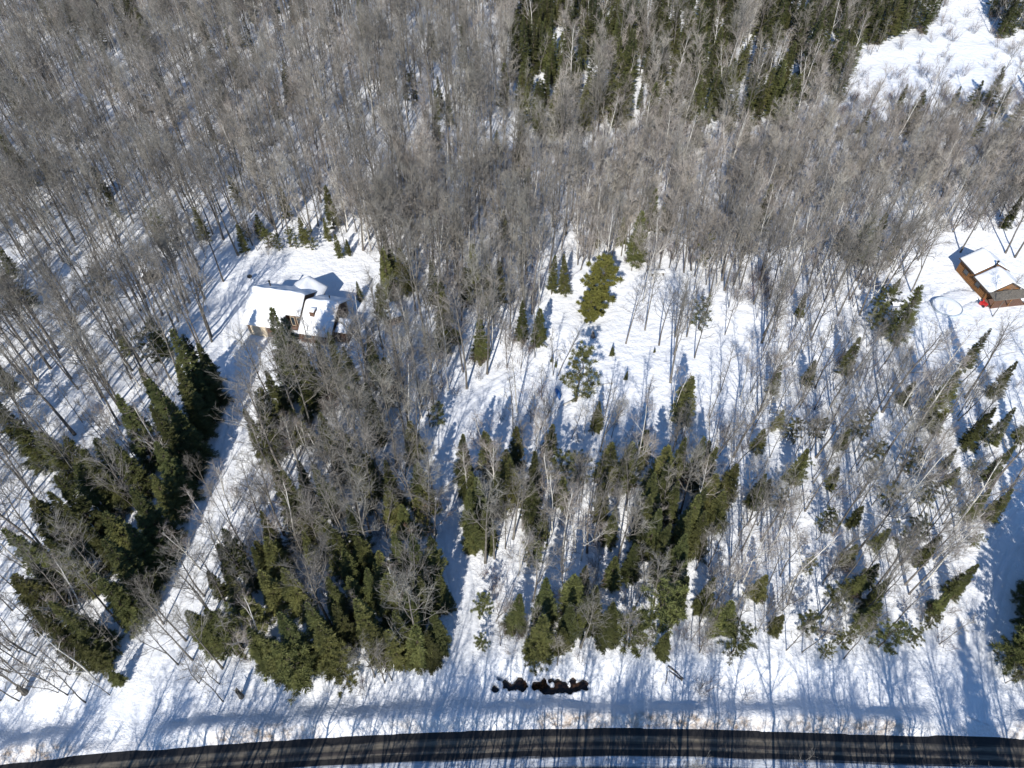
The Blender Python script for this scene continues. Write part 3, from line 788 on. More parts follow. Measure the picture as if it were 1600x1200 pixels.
for (u, v, h, k) in CON:
    if u > 1180 and v > 600: h *= .8
    for f in (1, .92, .85, .78, .7, .62, .55, .48, 1.1, 1.2, 1.35):
        x, y = pix(u, v, h * f + .5)
        if lanes_clear(x, y, h * f): break
    else: continue
    h = h * f
    zn = zone(*proj(x, y)[:2]); zname = zn[0] if zn else 'verge'
    base = {'spruce': 14, 'fir': 10, 'pine': 10, 'cedar': 9}[k]
    size = 'tall ' if h >= 12.5 else 'full-grown ' if h >= 10.5 else '' if h >= 8.5 else 'young ' if h >= 6.5 else 'low ' if h >= 4.2 else 'small ' if h >= 2.6 else 'knee-high '
    ph = landmark(x, y, PHRASE[zname]); lab = f"{size}{LABEL_CON[k]} {ph}"
    sxy = 1.15 if h < 6 else random.uniform(.95, 1.15)
    if k == 'spruce' and h < 10: sxy *= 1.12
    if u < 345: sxy *= 1.15
    place(k, x, y, h / base, lab, k + ' tree', f"{size}{k} trees {ph}", sxy=sxy, lean=(random.gauss(0, .02), random.gauss(0, .02)))
    placed.append((x, y, 1.0))
# evergreens beyond the cabin drive, read off at their feet
for (u, v, h, k) in [(1580, 1040, 9, p_), (1598, 1015, 12, s_), (1570, 1032, 5, p_), (1604, 975, 12, s_), (1596, 1050, 8, f_), (1620, 925, 13, s_), (1628, 870, 13, s_), (1640, 980, 12, s_), (1632, 1030, 11, s_), (1600, 940, 8, f_)]:
    x, y = pix(u, v, .5); size = 'tall ' if h >= 12.5 else 'full-grown ' if h >= 10.5 else '' if h >= 8.5 else 'young ' if h >= 6.5 else 'low '
    place(k, x, y, h / {'spruce': 14, 'fir': 10, 'pine': 10}[k], f"{size}{LABEL_CON[k]} {PHRASE['far_drive']}", k + ' tree', f"{size}{k} trees {PHRASE['far_drive']}", sxy=1.15); placed.append((x, y, 1.0))
# three that stand out
for (u, v, h, k, lab, var, sxy) in [
    (942, 408, 9.5, 'cedar', 'broad yellow-green cedar with a rounded top at the head of the clearing', 0, .95),
    (926, 455, 6, 'cedar', 'lower yellow-green cedar tucked against the taller rounded one', 1, 1.0),
    (908, 548, 10, 'pine', 'ragged olive pine alone in the clearing beside the trail end', 1, .95)]:
    x, y = pix(u, v, h + .5)
    place(k, x, y, h / {'cedar': 9, 'pine': 10}[k], lab, k + ' tree', None, var=var, sxy=sxy); placed.append((x, y, 2.0))

# bare trees, scattered by zone
CELL = 1.5
grid = {}
def ok(x, y, r):
    i, j = int(x // 3), int(y // 3)
    for a in (-1, 0, 1):
        for b in (-1, 0, 1):
            for (px, py, pr) in grid.get((i + a, j + b), ()):
                if (px - x) ** 2 + (py - y) ** 2 < max(r, pr) ** 2 * .6: return False
    return True
def put(x, y, r): grid.setdefault((int(x // 3), int(y // 3)), []).append((x, y, r))
for p in placed: put(*p)
HX, HY = pix(455, 490, 2)
blockers = [(HX, HY, 9.5), (*pix(1555, 440, 1), 7.0), (*pix(232, 428, 1), 4.0), (*pix(612, 495, 1), 3.2), (*pix(1482, 476), 3.6)]
cand = []
n_try = 60000
Xs = rng.uniform(-175, 175, n_try); Ys = rng.uniform(19, 235, n_try)
areas = 350 * 216 / 100.0
dmin = {k: dist_line(Xs, Ys, Q) - w for k, (Q, w) in DRIVE.items()}
dm = np.minimum.reduce(list(dmin.values()))
U, W_, FF = proj(Xs, Ys, 0.0)
vis = (Ys - edge(Xs) > 2.6) & (FF > 0) & (U > -260) & (U < 1860) & (W_ > -220)
clump = vnoise(Xs / 9 + 90, Ys / 9 + 30)
per = n_try / areas      # candidates per 100 m2
nat = {'maple': [], 'birch': [], 'sapling': [], 'brush': [], 'fir': []}
for i in range(n_try):
    if not vis[i] or dm[i] < .35: continue
    x, y = Xs[i], Ys[i]
    z = zone(U[i], W_[i])
    if z is None: continue
    tot = sum(z[2:7]); q = rng.random() * per
    if q > tot * (0.45 + 1.1 * clump[i]): continue
    if any((x - a) ** 2 + (y - b) ** 2 < r * r for a, b, r in blockers): continue
    w = rng.random() * tot
    for kind, d in zip(('maple', 'birch', 'sapling', 'brush', 'fir'), z[2:7]):
        w -= d
        if w <= 0: break
    r = {'maple': 1.5, 'birch': 1.3, 'sapling': .9, 'brush': .4, 'fir': 1.6}[kind]
    if not ok(x, y, r): continue
    if kind != 'brush': put(x, y, r)
    if kind in ('maple', 'birch', 'sapling') and z[0] != 'mid_fill':
        blocked = False
        for hh_ in (5.0, 9.0, 12.5) if kind != 'sapling' else (4.0, 7.0):
            ux, vx, _ = proj(x, y, hh_); qx, qy = pix(ux, vx, 0)
            zz = zone(ux, vx)
            if math.hypot(ux - 937, vx - 455) < 42 or math.hypot(ux - 906, vx - 590) < 38: blocked = True
            if zz and zz[0] in ('house_yard', 'pond', 'cabin_yard', 'open_patch') and rng.random() < .55: blocked = True
            for kk in ('left', 'trail', 'right'):
                Q, w_ = DRIVE[kk]
                if float(np.min((Q[:, 0] - qx) ** 2 + (Q[:, 1] - qy) ** 2)) < (w_ + .5) ** 2 and rng.random() < .65: blocked = True
        if blocked: continue
    nat[kind].append((x, y, z[0]))
# named bare trees read off the photo: foot pixel, kind, height, lean (towards screen right / away)
HAND = [
    (350, 442, 'maple', 15, 0), (313, 423, 'maple', 15, 0), (297, 475, 'maple', 17, 0), (84, 555, 'maple', 16, 0), (157, 570, 'maple', 18, 0), (262, 535, 'maple', 17, 0),
    (1426, 452, 'maple', 15, 0), (1502, 392, 'maple', 15, 0), (1572, 394, 'maple', 14, 0), (1587, 400, 'maple', 14, 0), (1552, 493, 'maple', 8, 0),
    (1030, 538, 'maple', 11, 0), (1008, 514, 'maple', 12, 0), (1055, 525, 'maple', 12, 0), (978, 536, 'maple', 11, 0), (1073, 525, 'maple', 11, 0), (1085, 560, 'maple', 11, 0),
    (330, 772, 'maple', 8, 0), (318, 930, 'maple', 11, 0), (340, 985, 'maple', 11, 0), (255, 975, 'maple', 9, 0), (290, 1000, 'maple', 11, 0), (312, 890, 'birch', 10, 0), (345, 850, 'birch', 10, 0), (360, 900, 'maple', 11, 0), (378, 850, 'maple', 11, 0), (352, 940, 'maple', 12, 0), (332, 962, 'maple', 11, 0), (402, 800, 'maple', 11, 0), (364, 800, 'birch', 10, 0), (388, 905, 'maple', 12, 0), (677, 780, 'maple', 13, 0), (733, 780, 'birch', 12, 0), (765, 740, 'birch', 12, 0), (774, 785, 'birch', 13, 0), (808, 640, 'birch', 13, 0),
    (1005, 470, 'birch', 12, 0), (1020, 440, 'birch', 13, 0), (150, 980, 'birch', 13, 0), (155, 1067, 'birch', 12, 0), (300, 1030, 'maple', 12, 0), (347, 1044, 'maple', 13, 0), (277, 1037, 'maple', 9, 0),
    (133, 1097, 'sapling', 9, 0), (106, 1086, 'sapling', 9, 0), (45, 1065, 'sapling', 9, 0), (33, 1075, 'sapling', 9, 0), (111, 1055, 'sapling', 8, 0), (72, 1064, 'sapling', 8, 0), (170, 1085, 'sapling', 6, 0), (192, 1022, 'sapling', 10, 0), (190, 1012, 'sapling', 10, 0), (55, 1025, 'sapling', 10, 0), (40, 1040, 'sapling', 10, 0), (15, 1050, 'sapling', 10, 0), (342, 1067, 'sapling', 8, 0), (310, 1066, 'sapling', 7, 0),
    (585, 1057, 'maple', 10, 0), (601, 1066, 'sapling', 9, 0), (612, 1062, 'sapling', 9, 0), (1470, 1004, 'sapling', 7, 0), (1318, 1030, 'sapling', 8, 0), (1252, 1020, 'sapling', 8, 0), (1228, 1017, 'sapling', 8, 0), (975, 1020, 'maple', 10, 0), (870, 1040, 'sapling', 8, 0),
    (1092, 1022, 'sapling', 8, 0), (1575, 1065, 'sapling', 6, 0)]
hand = []
for (u, v, k, h, l) in HAND:
    x, y = pix(u, v, .5); hand.append((k, x, y, h))
CATN = {'maple': 'maple', 'birch': 'birch', 'sapling': 'young tree'}
NOUN = {'maple': 'leafless grey maple', 'birch': 'leafless pale-barked birch', 'sapling': 'thin leafless young tree'}
BASEH = {'maple': 17, 'birch': 15, 'sapling': 9, 'fir': 10, 'shrub': 2.6}
DENSE = {'far_right': 1.0, 'right_wood': .75, 'mid_wood': .7, 'far_left': .3, 'swamp': .6, 'swamp_edge': .8, 'far_dark': .6, 'between': .5, 'mid_thick': .8, 'mid_fill': .7}
stuff = {'thick': [], 'maple': [], 'sapling': [], 'brush': [], 'fir': []}
def infr(x, y, h):
    a = proj(x, y, 0.5); b = proj(x, y, h)
    return (min(a[0], b[0]) < 1600 and max(a[0], b[0]) > 0 and b[1] < 1200 and a[1] > 0), h / a[2]
def height(kind, zn):
    if kind == 'maple': return rng.uniform(12.5, 18.5) * (.85 if zn in ('thin_right', 'clearing', 'right_trail', 'far_drive', 'far_right', 'right_wood') else 1)
    if kind == 'birch': return rng.uniform(9.5, 15)
    if kind == 'sapling': return rng.uniform(5.5, 10.5)
    return rng.uniform(6, 11)
for kind in ('maple', 'birch', 'sapling'):
    items = [(k, x, y, h, None) for (k, x, y, h) in hand if k == kind]
    hand_n = len(items)
    items += [(kind, x, y, height(kind, zn), zn) for (x, y, zn) in nat[kind]]
    scored = []
    for i, it in enumerate(items):
        v_, s = infr(it[1], it[2], it[3])
        scored.append((-(10 if i < hand_n else s) if v_ else 1, i))
    scored.sort()
    for rank, (sc, i) in enumerate(scored):
        k, x, y, h, zn = items[i]
        if rank < 300 and sc < 0:
            if zn is None: z = zone(*proj(x, y, .5)[:2]); zn = z[0] if z else 'verge'
            size = ('tall ' if h > 14.5 else '') if kind == 'maple' else ''
            ph = landmark(x, y, PHRASE[zn]); vr = random.randrange(len(PROTO[kind])); ln = (random.gauss(0, .035), random.gauss(0, .035))
            look = ('forked ' if vr in FORKED.get(kind, ()) else '') + ('leaning ' if math.hypot(*ln) > .06 else '')
            if len(f"{look}{size}{NOUN[kind]} {ph}".split()) > 16: look = look.split()[0] + ' '; size = ''
            place(kind, x, y, h / BASEH[kind], f"{look}{size}{NOUN[kind]} {ph}", CATN[kind], f"{look}{size}{NOUN[kind]}s {ph}", lean=ln, var=vr)
        elif kind == 'maple' and rng.random() < DENSE.get(zn, 0): stuff['thick'].append((x, y, h * .9 / 15))
        elif kind in stuff: stuff[kind].append((x, y, h / BASEH[kind]))
        else: stuff['maple'].append((x, y, h / 17))
frank = sorted(nat['fir'], key=lambda q: proj(q[0], q[1])[2])
nfir = sum(1 for c in CON if c[3] == 'fir')
for i, (x, y, zn) in enumerate(frank):
    h = height('fir', zn)
    if i + nfir < 300 and infr(x, y, h)[0]:
        place('fir', x, y, h / 10, f"olive green fir {PHRASE[zn]}", 'fir tree', f"fir trees {PHRASE[zn]}", sxy=1.1)
    else: stuff['fir'].append((x, y, h / 10))
for (x, y, zn) in nat['brush']: stuff['brush'].append((x, y, rng.uniform(.6, 1.5)))

# the wood across the road, out of the frame: its shadows fall over the road and bank
g2 = np.random.default_rng(21)
for i in range(330):
    x = g2.uniform(-80, 80)
    y = float(edge(x)) - 8.3 - abs(g2.normal(0, 6.0))
    if -46 < x < -33 and g2.random() < .7: continue
    stuff['maple'].append((x, y, g2.uniform(7, 15.5) / 17))
for i in range(90):
    x = g2.uniform(-75, 78); y = float(edge(x)) - 8.3 - g2.uniform(0, 9)
    stuff['sapling'].append((x, y, g2.uniform(.7, 1.25)))
# evergreens there, placed by where their shadow tips fall
for (u, v, h) in [(1517, 1074, 13), (1524, 1092, 12), (1400, 1122, 8), (1300, 1172, 9), (990, 1170, 8)]:
    x, y = pix(u, v, .3); L = h / math.tan(SUN_EL)
    stuff['fir'].append((x - L * math.sin(SUN_AZ), y - L * math.cos(SUN_AZ), h / 10))

# one tree by the trail keeps its dead brown leaves
x, y = pix(684, 868, .5)
oak = place('maple', x, y, .66, 'bare spreading tree still holding brown leaves at the trail edge', 'oak', None, var=3, sxy=1.25)
oak.name = 'oak_tree'
g3 = np.random.default_rng(77)
cv = np.array([v.co[:] for v in PROTO['maple'][3][1].vertices]); sel = cv[g3.choice(len(cv), 900)]
sel = sel[sel[:, 2] < 13]
lv = [(p, unit(g3.normal(0, 1, 3)), unit(g3.normal(0, 1, 3)), g3.uniform(.14, .26), .14) for p in sel]
LV, LF = blades_np(lv)
lo = link('leaves', mesh_np('leaves', LV, LF, M['deadleaf']), oak); lo['label'] = 'clinging dead brown leaves'

# ------------------------------------------------------------------ stuff: geometry-node scatter
def scatter(name, items, kinds, label):
    col = bpy.data.collections.new(name + '_sources')
    k = 0
    for kd in kinds:
        for (_, _, j) in PROTO[kd]:
            o = bpy.data.objects.new(f"{name}_source_{k:02d}", j); col.objects.link(o); k += 1
    pts = np.array([(x, y, 0) for x, y, s in items]); pts[:, 2] = gz(pts[:, 0], pts[:, 1])
    me = bpy.data.meshes.new(name); me.vertices.add(len(pts)); me.vertices.foreach_set('co', pts.astype(np.float32).ravel())
    g = np.random.default_rng(len(items))
    a = me.attributes.new('pick', 'INT', 'POINT'); a.data.foreach_set('value', g.integers(0, k, len(pts)).astype(np.int32))
    a = me.attributes.new('turn', 'FLOAT_VECTOR', 'POINT'); a.data.foreach_set('vector', np.c_[g.normal(0, .035, len(pts)), g.normal(0, .035, len(pts)), g.uniform(0, 6.28, len(pts))].astype(np.float32).ravel())
    a = me.attributes.new('size', 'FLOAT', 'POINT'); a.data.foreach_set('value', np.array([s for _, _, s in items], np.float32))
    o = link(name, me)
    ng = bpy.data.node_groups.new(name, 'GeometryNodeTree')
    ng.interface.new_socket('Geometry', in_out='INPUT', socket_type='NodeSocketGeometry')
    ng.interface.new_socket('Geometry', in_out='OUTPUT', socket_type='NodeSocketGeometry')
    gi = ng.nodes.new('NodeGroupInput'); go = ng.nodes.new('NodeGroupOutput')
    ip = ng.nodes.new('GeometryNodeInstanceOnPoints'); ci = ng.nodes.new('GeometryNodeCollectionInfo')
    ci.inputs['Collection'].default_value = col; ci.inputs['Separate Children'].default_value = True; ci.inputs['Reset Children'].default_value = True
    def attr(nm, ty):
        n = ng.nodes.new('GeometryNodeInputNamedAttribute'); n.data_type = ty; n.inputs['Name'].default_value = nm; return n.outputs['Attribute']
    L = ng.links.new
    L(gi.outputs[0], ip.inputs['Points']); L(ci.outputs[0], ip.inputs['Instance']); ip.inputs['Pick Instance'].default_value = True
    L(attr('pick', 'INT'), ip.inputs['Instance Index']); L(attr('turn', 'FLOAT_VECTOR'), ip.inputs['Rotation']); L(attr('size', 'FLOAT'), ip.inputs['Scale'])
    L(ip.outputs[0], go.inputs[0])
    md = o.modifiers.new('scatter', 'NODES'); md.node_group = ng
    tag(o, label, kind='stuff')
scatter('bare_wood', stuff['maple'], ['maple'], 'grey leafless wood receding over the far slopes')
scatter('brown_wood', stuff['thick'], ['thick'], 'dense brown-grey leafless crowns of the far wood')
scatter('young_wood', stuff['sapling'], ['sapling'], 'thin young leafless growth filling the far wood')
scatter('evergreen_wood', stuff['fir'], ['fir', 'spruce'], 'far evergreens mixed into the bare wood')
scatter('underbrush', stuff['brush'], ['shrub'], 'reddish brown underbrush between the trees')

# a few shrubs by the ditch that can be told apart
for (u, v, sc, lab) in [(568, 1082, 1.15, 'many-stemmed bare shrub rising from the ditch between trail and drive'), (905, 1035, .9, 'low bare shrub above the dark open water'),
                        (1095, 1082, .8, 'sprawling bare shrub over the ditch bank'), (1165, 1090, .8, 'low bare shrub in the shaded ditch')]:
    x, y = pix(u, v); place('shrub', x, y, sc, lab, 'shrub', 'roadside shrubs')

# ------------------------------------------------------------------ buildings
def roof_slab(mb, x0, x1, ya, za, yb, zb, th):
    """sloped slab from (ya, za) to (yb, zb) between x0 and x1"""
    mb.prism([(x0, ya, za), (x0, yb, zb), (x0, yb, zb + th), (x0, ya, za + th)], (x1 - x0, 0, 0))
def soft_snow(name, parent, mat, fn, x0, x1, y0, y1, th, nx=26, ny=18, keep=None):
    """rounded snow layer following the roof surface fn(x, y)"""
    xs = np.linspace(x0, x1, nx); ys = np.linspace(y0, y1, ny)
    cell = np.ones((nx - 1, ny - 1), bool)
    if keep:
        for i in range(nx - 1):
            for j in range(ny - 1): cell[i, j] = keep((xs[i] + xs[i + 1]) / 2, (ys[j] + ys[j + 1]) / 2)
    pad = np.zeros((nx + 1, ny + 1), bool); pad[1:-1, 1:-1] = cell
    full = pad[:-1, :-1] & pad[1:, :-1] & pad[:-1, 1:] & pad[1:, 1:]       # vertices wholly inside
    lev = full.astype(int); cur = full
    for _ in range(2):
        p = np.pad(cur, 1); cur = cur & p[:-2, 1:-1] & p[2:, 1:-1] & p[1:-1, :-2] & p[1:-1, 2:]; lev += cur
    vs = []; fs = []; N = nx * ny
    for i, x in enumerate(xs):
        for j, y in enumerate(ys):
            k = (.12, .66, .9, 1)[lev[i, j]]
            vs.append((x, y, fn(x, y) + .012 + th * k * (1 + .6 * (float(vnoise(x * .9 + 31, y * .9)) - .5))))
    vs += [(x, y, fn(x, y) + .012) for x in xs for y in ys]
    V_ = lambda i, j: i * ny + j
    for i in range(nx - 1):
        for j in range(ny - 1):
            if not cell[i, j]: continue
            fs.append((V_(i, j), V_(i + 1, j), V_(i + 1, j + 1), V_(i, j + 1)))
            for (di, dj, a_, b_) in ((0, -1, V_(i, j), V_(i + 1, j)), (0, 1, V_(i + 1, j + 1), V_(i, j + 1)), (-1, 0, V_(i, j + 1), V_(i, j)), (1, 0, V_(i + 1, j), V_(i + 1, j + 1))):
                if not pad[i + 1 + di, j + 1 + dj]: fs.append((a_, N + a_, N + b_, b_))
    me = bpy.data.meshes.new(name); me.from_pydata(vs, [], fs); me.materials.append(mat)
    bm = bmesh.new(); bm.from_mesh(me); bmesh.ops.delete(bm, geom=[v for v in bm.verts if not v.link_faces], context='VERTS'); bm.to_mesh(me); bm.free()
    me.polygons.foreach_set('use_smooth', [True] * len(me.polygons)); me.update()
    return link(name, me, parent)
def window(parent, x0, x1, z0, z1, y, face='y', mat='beige'):
    mb = MB(); t = .07
    if face == 'y':
        mb.box(x0, x1, y - .05, y + .02, z0, z0 + t).box(x0, x1, y - .05, y + .02, z1 - t, z1).box(x0, x0 + t, y - .05, y + .02, z0 + t, z1 - t).box(x1 - t, x1, y - .05, y + .02, z0 + t, z1 - t)
        w = mb.build('window', M[mat], parent); MB().box(x0 + t, x1 - t, y - .02, y + .01, z0 + t, z1 - t).build('pane', M['glass'], w)
    else:
        X = y
        mb.box(X - .02, X + .05, x0, x1, z0, z0 + t).box(X - .02, X + .05, x0, x1, z1 - t, z1).box(X - .02, X + .05, x0, x0 + t, z0 + t, z1 - t).box(X - .02, X + .05, x1 - t, x1, z0 + t, z1 - t)
        w = mb.build('window', M[mat], parent); MB().box(X - .01, X + .02, x0 + t, x1 - t, z0 + t, z1 - t).build('pane', M['glass'], w)

# the house: local x along the ridge, y away from the road
ax, ay = pix(402, 454, 6.3); cx, cy = pix(523, 471, 6.3)
ang = math.atan2(cy - ay, cx - ax); Lr = math.hypot(cx - ax, cy - ay)
hz0 = gz1(ax, ay - 2)
house = empty('house', (ax, ay, hz0), ang, 'brown house with a deep snow-covered gable roof at the driveway end', 'house')
k = Lr
XA, XB = k * .62, k * 1.02      # end of the higher half, end of lower half
RZ, EZ = 5.7, 2.75
fa = lambda x, y: RZ - abs(y) * (RZ - EZ) / 4.7          # higher half
fb = lambda x, y: RZ - .75 - abs(y + .15) * .60           # lower half
w = MB()
w.prism([(-.65, -4.2, 0), (-.65, 3.9, 0), (-.65, 3.9, fa(0, 3.9) - .02), (-.65, 0, RZ - .02), (-.65, -4.2, fa(0, -4.2) - .02)], (XA * .68 + .65, 0, 0))
w.prism([(XA * .68, -2.0, 0), (XA * .68, 3.9, 0), (XA * .68, 3.9, fa(0, 3.9) - .02), (XA * .68, 0, RZ - .02), (XA * .68, -2.0, fa(0, -2.0) - .02)], (XA - .1 - XA * .68, 0, 0))
w.prism([(XA - .1, -4.1, 0), (XA - .1, 3.6, 0), (XA - .1, 3.6, fb(0, 3.6) - .02), (XA - .1, -.15, fb(0, -.15) - .02), (XA - .1, -4.1, fb(0, -4.1) - .02)], (XB - .3 - XA + .1, 0, 0))
w.build('wall', M['brownwall'], house)
# board courses on the visible walls
bd = MB()
for i in range(9):
    z = .25 + i * .27
    bd.box(-.70, XA * .68 + .05, -4.235, -4.203, z, z + .22)
    bd.box(XA * .68 + .06, XA - .16, -2.035, -2.003, z, z + .22)
    bd.box(XA, XB - .25, -4.135, -4.103, z, z + .22)
bd.build('siding', M['brownwall'], house)
r = MB(); roof_slab(r, -1.0, XA * .68 + .2, -4.75, fa(0, 4.75), 0, RZ, .14); roof_slab(r, XA * .68 + .2, XA, -2.75, fa(0, 2.75), 0, RZ, .14); roof_slab(r, -1.0, XA, 4.5, fa(0, 4.5), 0, RZ, .14)
roofA = r.build('roof', M['trim'], house); roofA['label'] = 'higher snow-laden half of the roof with a cut-back eave'
soft_snow('snow', roofA, M['roofsnow'], lambda x, y: fa(x, y) + .14, -1.08, XA + .06, -4.9, 4.6, .40, 32, 34, keep=lambda x, y: y > -2.85 or x < XA * .68 + .2)
r = MB(); roof_slab(r, XA + .004, XB + .25, -4.6, fb(0, -4.6), -.15, fb(0, -.15), .13); roof_slab(r, XA + .004, XB + .25, 4.2, fb(0, 4.2), -.15, fb(0, -.15), .13)
roofB = r.build('roof', M['trim'], house); roofB['label'] = 'lower snow-laden half of the roof'
soft_snow('snow', roofB, M['roofsnow'], lambda x, y: fb(x, y) + .13, XA + .07, XB + .35, -4.75, 4.3, .36, 18, 26)
# porch roof at the end
r = MB(); roof_slab(r, XB + .3, XB + 2.3, -3.3, 2.3, -.9, 2.95, .1); roofC = r.build('roof', M['trim'], house); roofC['label'] = 'small snow-capped porch roof'
soft_snow('snow', roofC, M['roofsnow'], lambda x, y: 2.95 + (y + .9) * (.65 / 2.4) + .1, XB + .36, XB + 2.4, -3.4, -.8, .35, 10, 10)
w = MB(); w.box(XB + .32, XB + 2.1, -3.0, -1.0, 0, 2.28); w.build('wall', M['brownwall'], house)
# rear wing
fw = lambda x, y: 4.3 - abs(x - XA * .74) * .62
w = MB(); c0 = XA * .74; w.prism([(c0 - 2.2, 3.7, 0), (c0 + 2.2, 3.7, 0), (c0 + 2.2, 3.7, fw(c0 + 2.2, 0) - .03), (c0, 3.7, 4.27), (c0 - 2.2, 3.7, fw(c0 + 2.2, 0) - .03)], (0, 1.9, 0)); w.build('wall', M['brownwall'], house)
r = MB()
for sg in (-1, 1):
    r.prism([(c0, 2.0, 4.3), (c0 + sg * 2.7, 2.0, fw(c0 + 2.7, 0)), (c0 + sg * 2.7, 2.0, fw(c0 + 2.7, 0) + .12), (c0, 2.0, 4.42)], (0, 4.0, 0))
roofW = r.build('roof', M['trim'], house); roofW['label'] = 'snow-covered gable roof of the rear wing'
soft_snow('snow', roofW, M['roofsnow'], lambda x, y: fw(x, y) + .12, c0 - 2.8, c0 + 2.8, 2.3, 6.1, .36, 24, 12)
# garage door, deck, windows, chimney, dormer
g = MB(); g.box(-.2, 2.4, -4.30, -4.24, .05, 2.15).build('garage_door', M['beige'], house)
dk = MB()
for i in range(14):
    y = -2.2 - i * .17; dk.box(XA * .68 + .1, XA + .6, y - .155, y, .85, .9)
deck = dk.build('deck', M['deck'], house)
rl = MB(); rl.box(XA * .68 + .1, XA - .1, -4.62, -4.55, 1.75, 1.84)
for i in range(16): x = XA * .68 + .15 + i * (XA * .32 - .35) / 15; rl.box(x, x + .05, -4.61, -4.56, .9, 1.75)
rl.build('railing', M['deck'], deck)
soft_snow('snow', deck, M['roofsnow'], lambda x, y: .90, XA * .68 + .5, XA - .5, -4.3, -2.8, .28, 12, 10)
window(house, XA * .72, XA * .81, 1.2, 3.0, -2.06); window(house, XA * .85, XA * .95, .92, 3.0, -2.06)
window(house, XA + .8, XA + 2.0, 1.0, 2.1, -4.16); window(house, XA + 2.8, XA + 4.0, 1.0, 2.1, -4.16)
window(house, -1.4, -.3, 2.6, 3.7, XA - .08, 'x')
ch = MB(); ch.box(XA + 1.55, XA + 2.25, -2.5, -1.6, 3.3, 5.05); chm = ch.build('dormer', M['brownwall'], house)
soft_snow('snow', chm, M['roofsnow'], lambda x, y: 5.05, XA + 1.45, XA + 2.35, -2.6, -1.5, .2, 8, 8)
MB().tube([(1.2, 1.9, fa(0, 1.9)), (1.2, 1.9, fa(0, 1.9) + 1.5)], [.11, .11], 8).tube([(1.2, 1.9, fa(0, 1.9) + 1.42), (1.2, 1.9, fa(0, 1.9) + 1.6)], [.19, .16], 8).build('stove_pipe', M['black'], house)
MB().tube([(XA + 3.1, 1.7, fb(0, 1.7)), (XA + 3.1, 1.7, fb(0, 1.7) + .95)], [.07, .07], 8).tube([(XA + 3.1, 1.7, fb(0, 1.7) + .9), (XA + 3.1, 1.7, fb(0, 1.7) + 1.02)], [.12, .12], 8).build('vent_pipe', M['black'], house)

# the cabin
ax, ay = pix(1497, 421, .5); cx, cy = pix(1538, 466, .5)
Lw = math.hypot(cx - ax, cy - ay)
cabin = empty('cabin', (ax, ay, gz1(ax, ay) + .05), math.atan2(cy - ay, cx - ax), 'orange-brown log cabin with a snowy gable roof', 'cabin')
# local x runs along the seen wall towards the road, +y to the east
Wd = 5.3; RH = 3.8; EH = 2.25
log = MB()
log.prism([(0, 0, 0), (0, Wd, 0), (0, Wd, EH), (0, Wd / 2, RH - .05), (0, 0, EH)], (Lw, 0, 0)); log.build('wall', M['orangewall'], cabin)
for i in range(7):
    z = .14 + i * .28
    MB().tube([(-.25, -.04, z), (Lw + .25, -.04, z)], [.135, .13], 8).build('log', M['orangewall'], cabin)
for i in range(7):
    z = .28 + i * .28
    if z < 2.5: MB().tube([(Lw + .04, -.25, z), (Lw + .04, Wd + .25, z)], [.13, .135], 8).build('log', M['orangewall'], cabin)
fc = lambda x, y: RH - abs(y - Wd / 2) * (RH - EH + .0) / (Wd / 2)
XS = Lw * .52
for q0, q1, dz in ((-.5, XS, .4), (XS + .01, Lw + .8, 0.0)):
    r = MB()
    for ya, yb in ((-.55, Wd / 2), (Wd + .55, Wd / 2)):
        r.prism([(q0, ya, fc(0, ya) + dz), (q0, yb, RH + dz), (q0, yb, RH + .13 + dz), (q0, ya, fc(0, ya) + .13 + dz)], (q1 - q0, 0, 0))
    roof = r.build('roof', M['trim'], cabin)
    soft_snow('snow', roof, M['roofsnow'], lambda x, y: fc(x, y) + .13 + dz, q0 + .05, q1 - .1, -.45, Wd + .45, .26, 16, 20)
    if dz: MB().prism([(0, 0, EH), (0, Wd, EH), (0, Wd, EH + dz), (0, Wd / 2, RH - .05 + dz), (0, 0, EH + dz)], (XS - .15, 0, 0)).build('wall', M['orangewall'], cabin)
MB().tube([(Lw * .55, Wd * .42, fc(0, Wd * .42)), (Lw * .55, Wd * .42, RH + 1.2)], [.13, .13], 8).tube([(Lw * .55, Wd * .42, RH + 1.12), (Lw * .55, Wd * .42, RH + 1.3)], [.2, .2], 8).build('stove_pipe', M['black'], cabin)
pr = MB(); pr.box(Lw * .35, Lw * .35 + 3.2, -.02, 0, 0, .01)
# porch roof on the road side
r = MB(); r.prism([(Lw + .75, -.6, 2.2), (Lw + 2.4, -.6, 1.85), (Lw + 2.4, -.6, 1.97), (Lw + .75, -.6, 2.32)], (0, Wd + 1.2, 0)); pro = r.build('roof', M['greywood'], cabin); pro['label'] = 'weathered porch roof mostly bare of snow'
for y in (-.3, Wd / 2, Wd + .3): MB().box(Lw + 2.15, Lw + 2.3, y - .07, y + .07, 0, 1.88).build('post', M['orangewall'], cabin)
mb = MB()
for i in range(12): mb.box(Lw + .3 + i * .18, Lw + .3 + i * .18 + .165, -.5, Wd + .5, .30, .35)
mb.build('deck', M['deck'], cabin)
for x0 in (Lw * .18, Lw * .62):
    t = .07; wn_ = MB(); z0, z1 = .9, 1.75; x1 = x0 + 1.1
    wn_.box(x0, x1, -.24, -.15, z0, z0 + t).box(x0, x1, -.24, -.15, z1 - t, z1).box(x0, x0 + t, -.24, -.15, z0 + t, z1 - t).box(x1 - t, x1, -.24, -.15, z0 + t, z1 - t)
    wo_ = wn_.build('window', M['trim'], cabin); MB().box(x0 + t, x1 - t, -.21, -.17, z0 + t, z1 - t).build('pane', M['glass'], wo_)
dr = MB(); dr.box(Lw + .18, Lw + .24, 2.3, 3.25, .36, 2.1); dr.build('door', M['trim'], cabin)

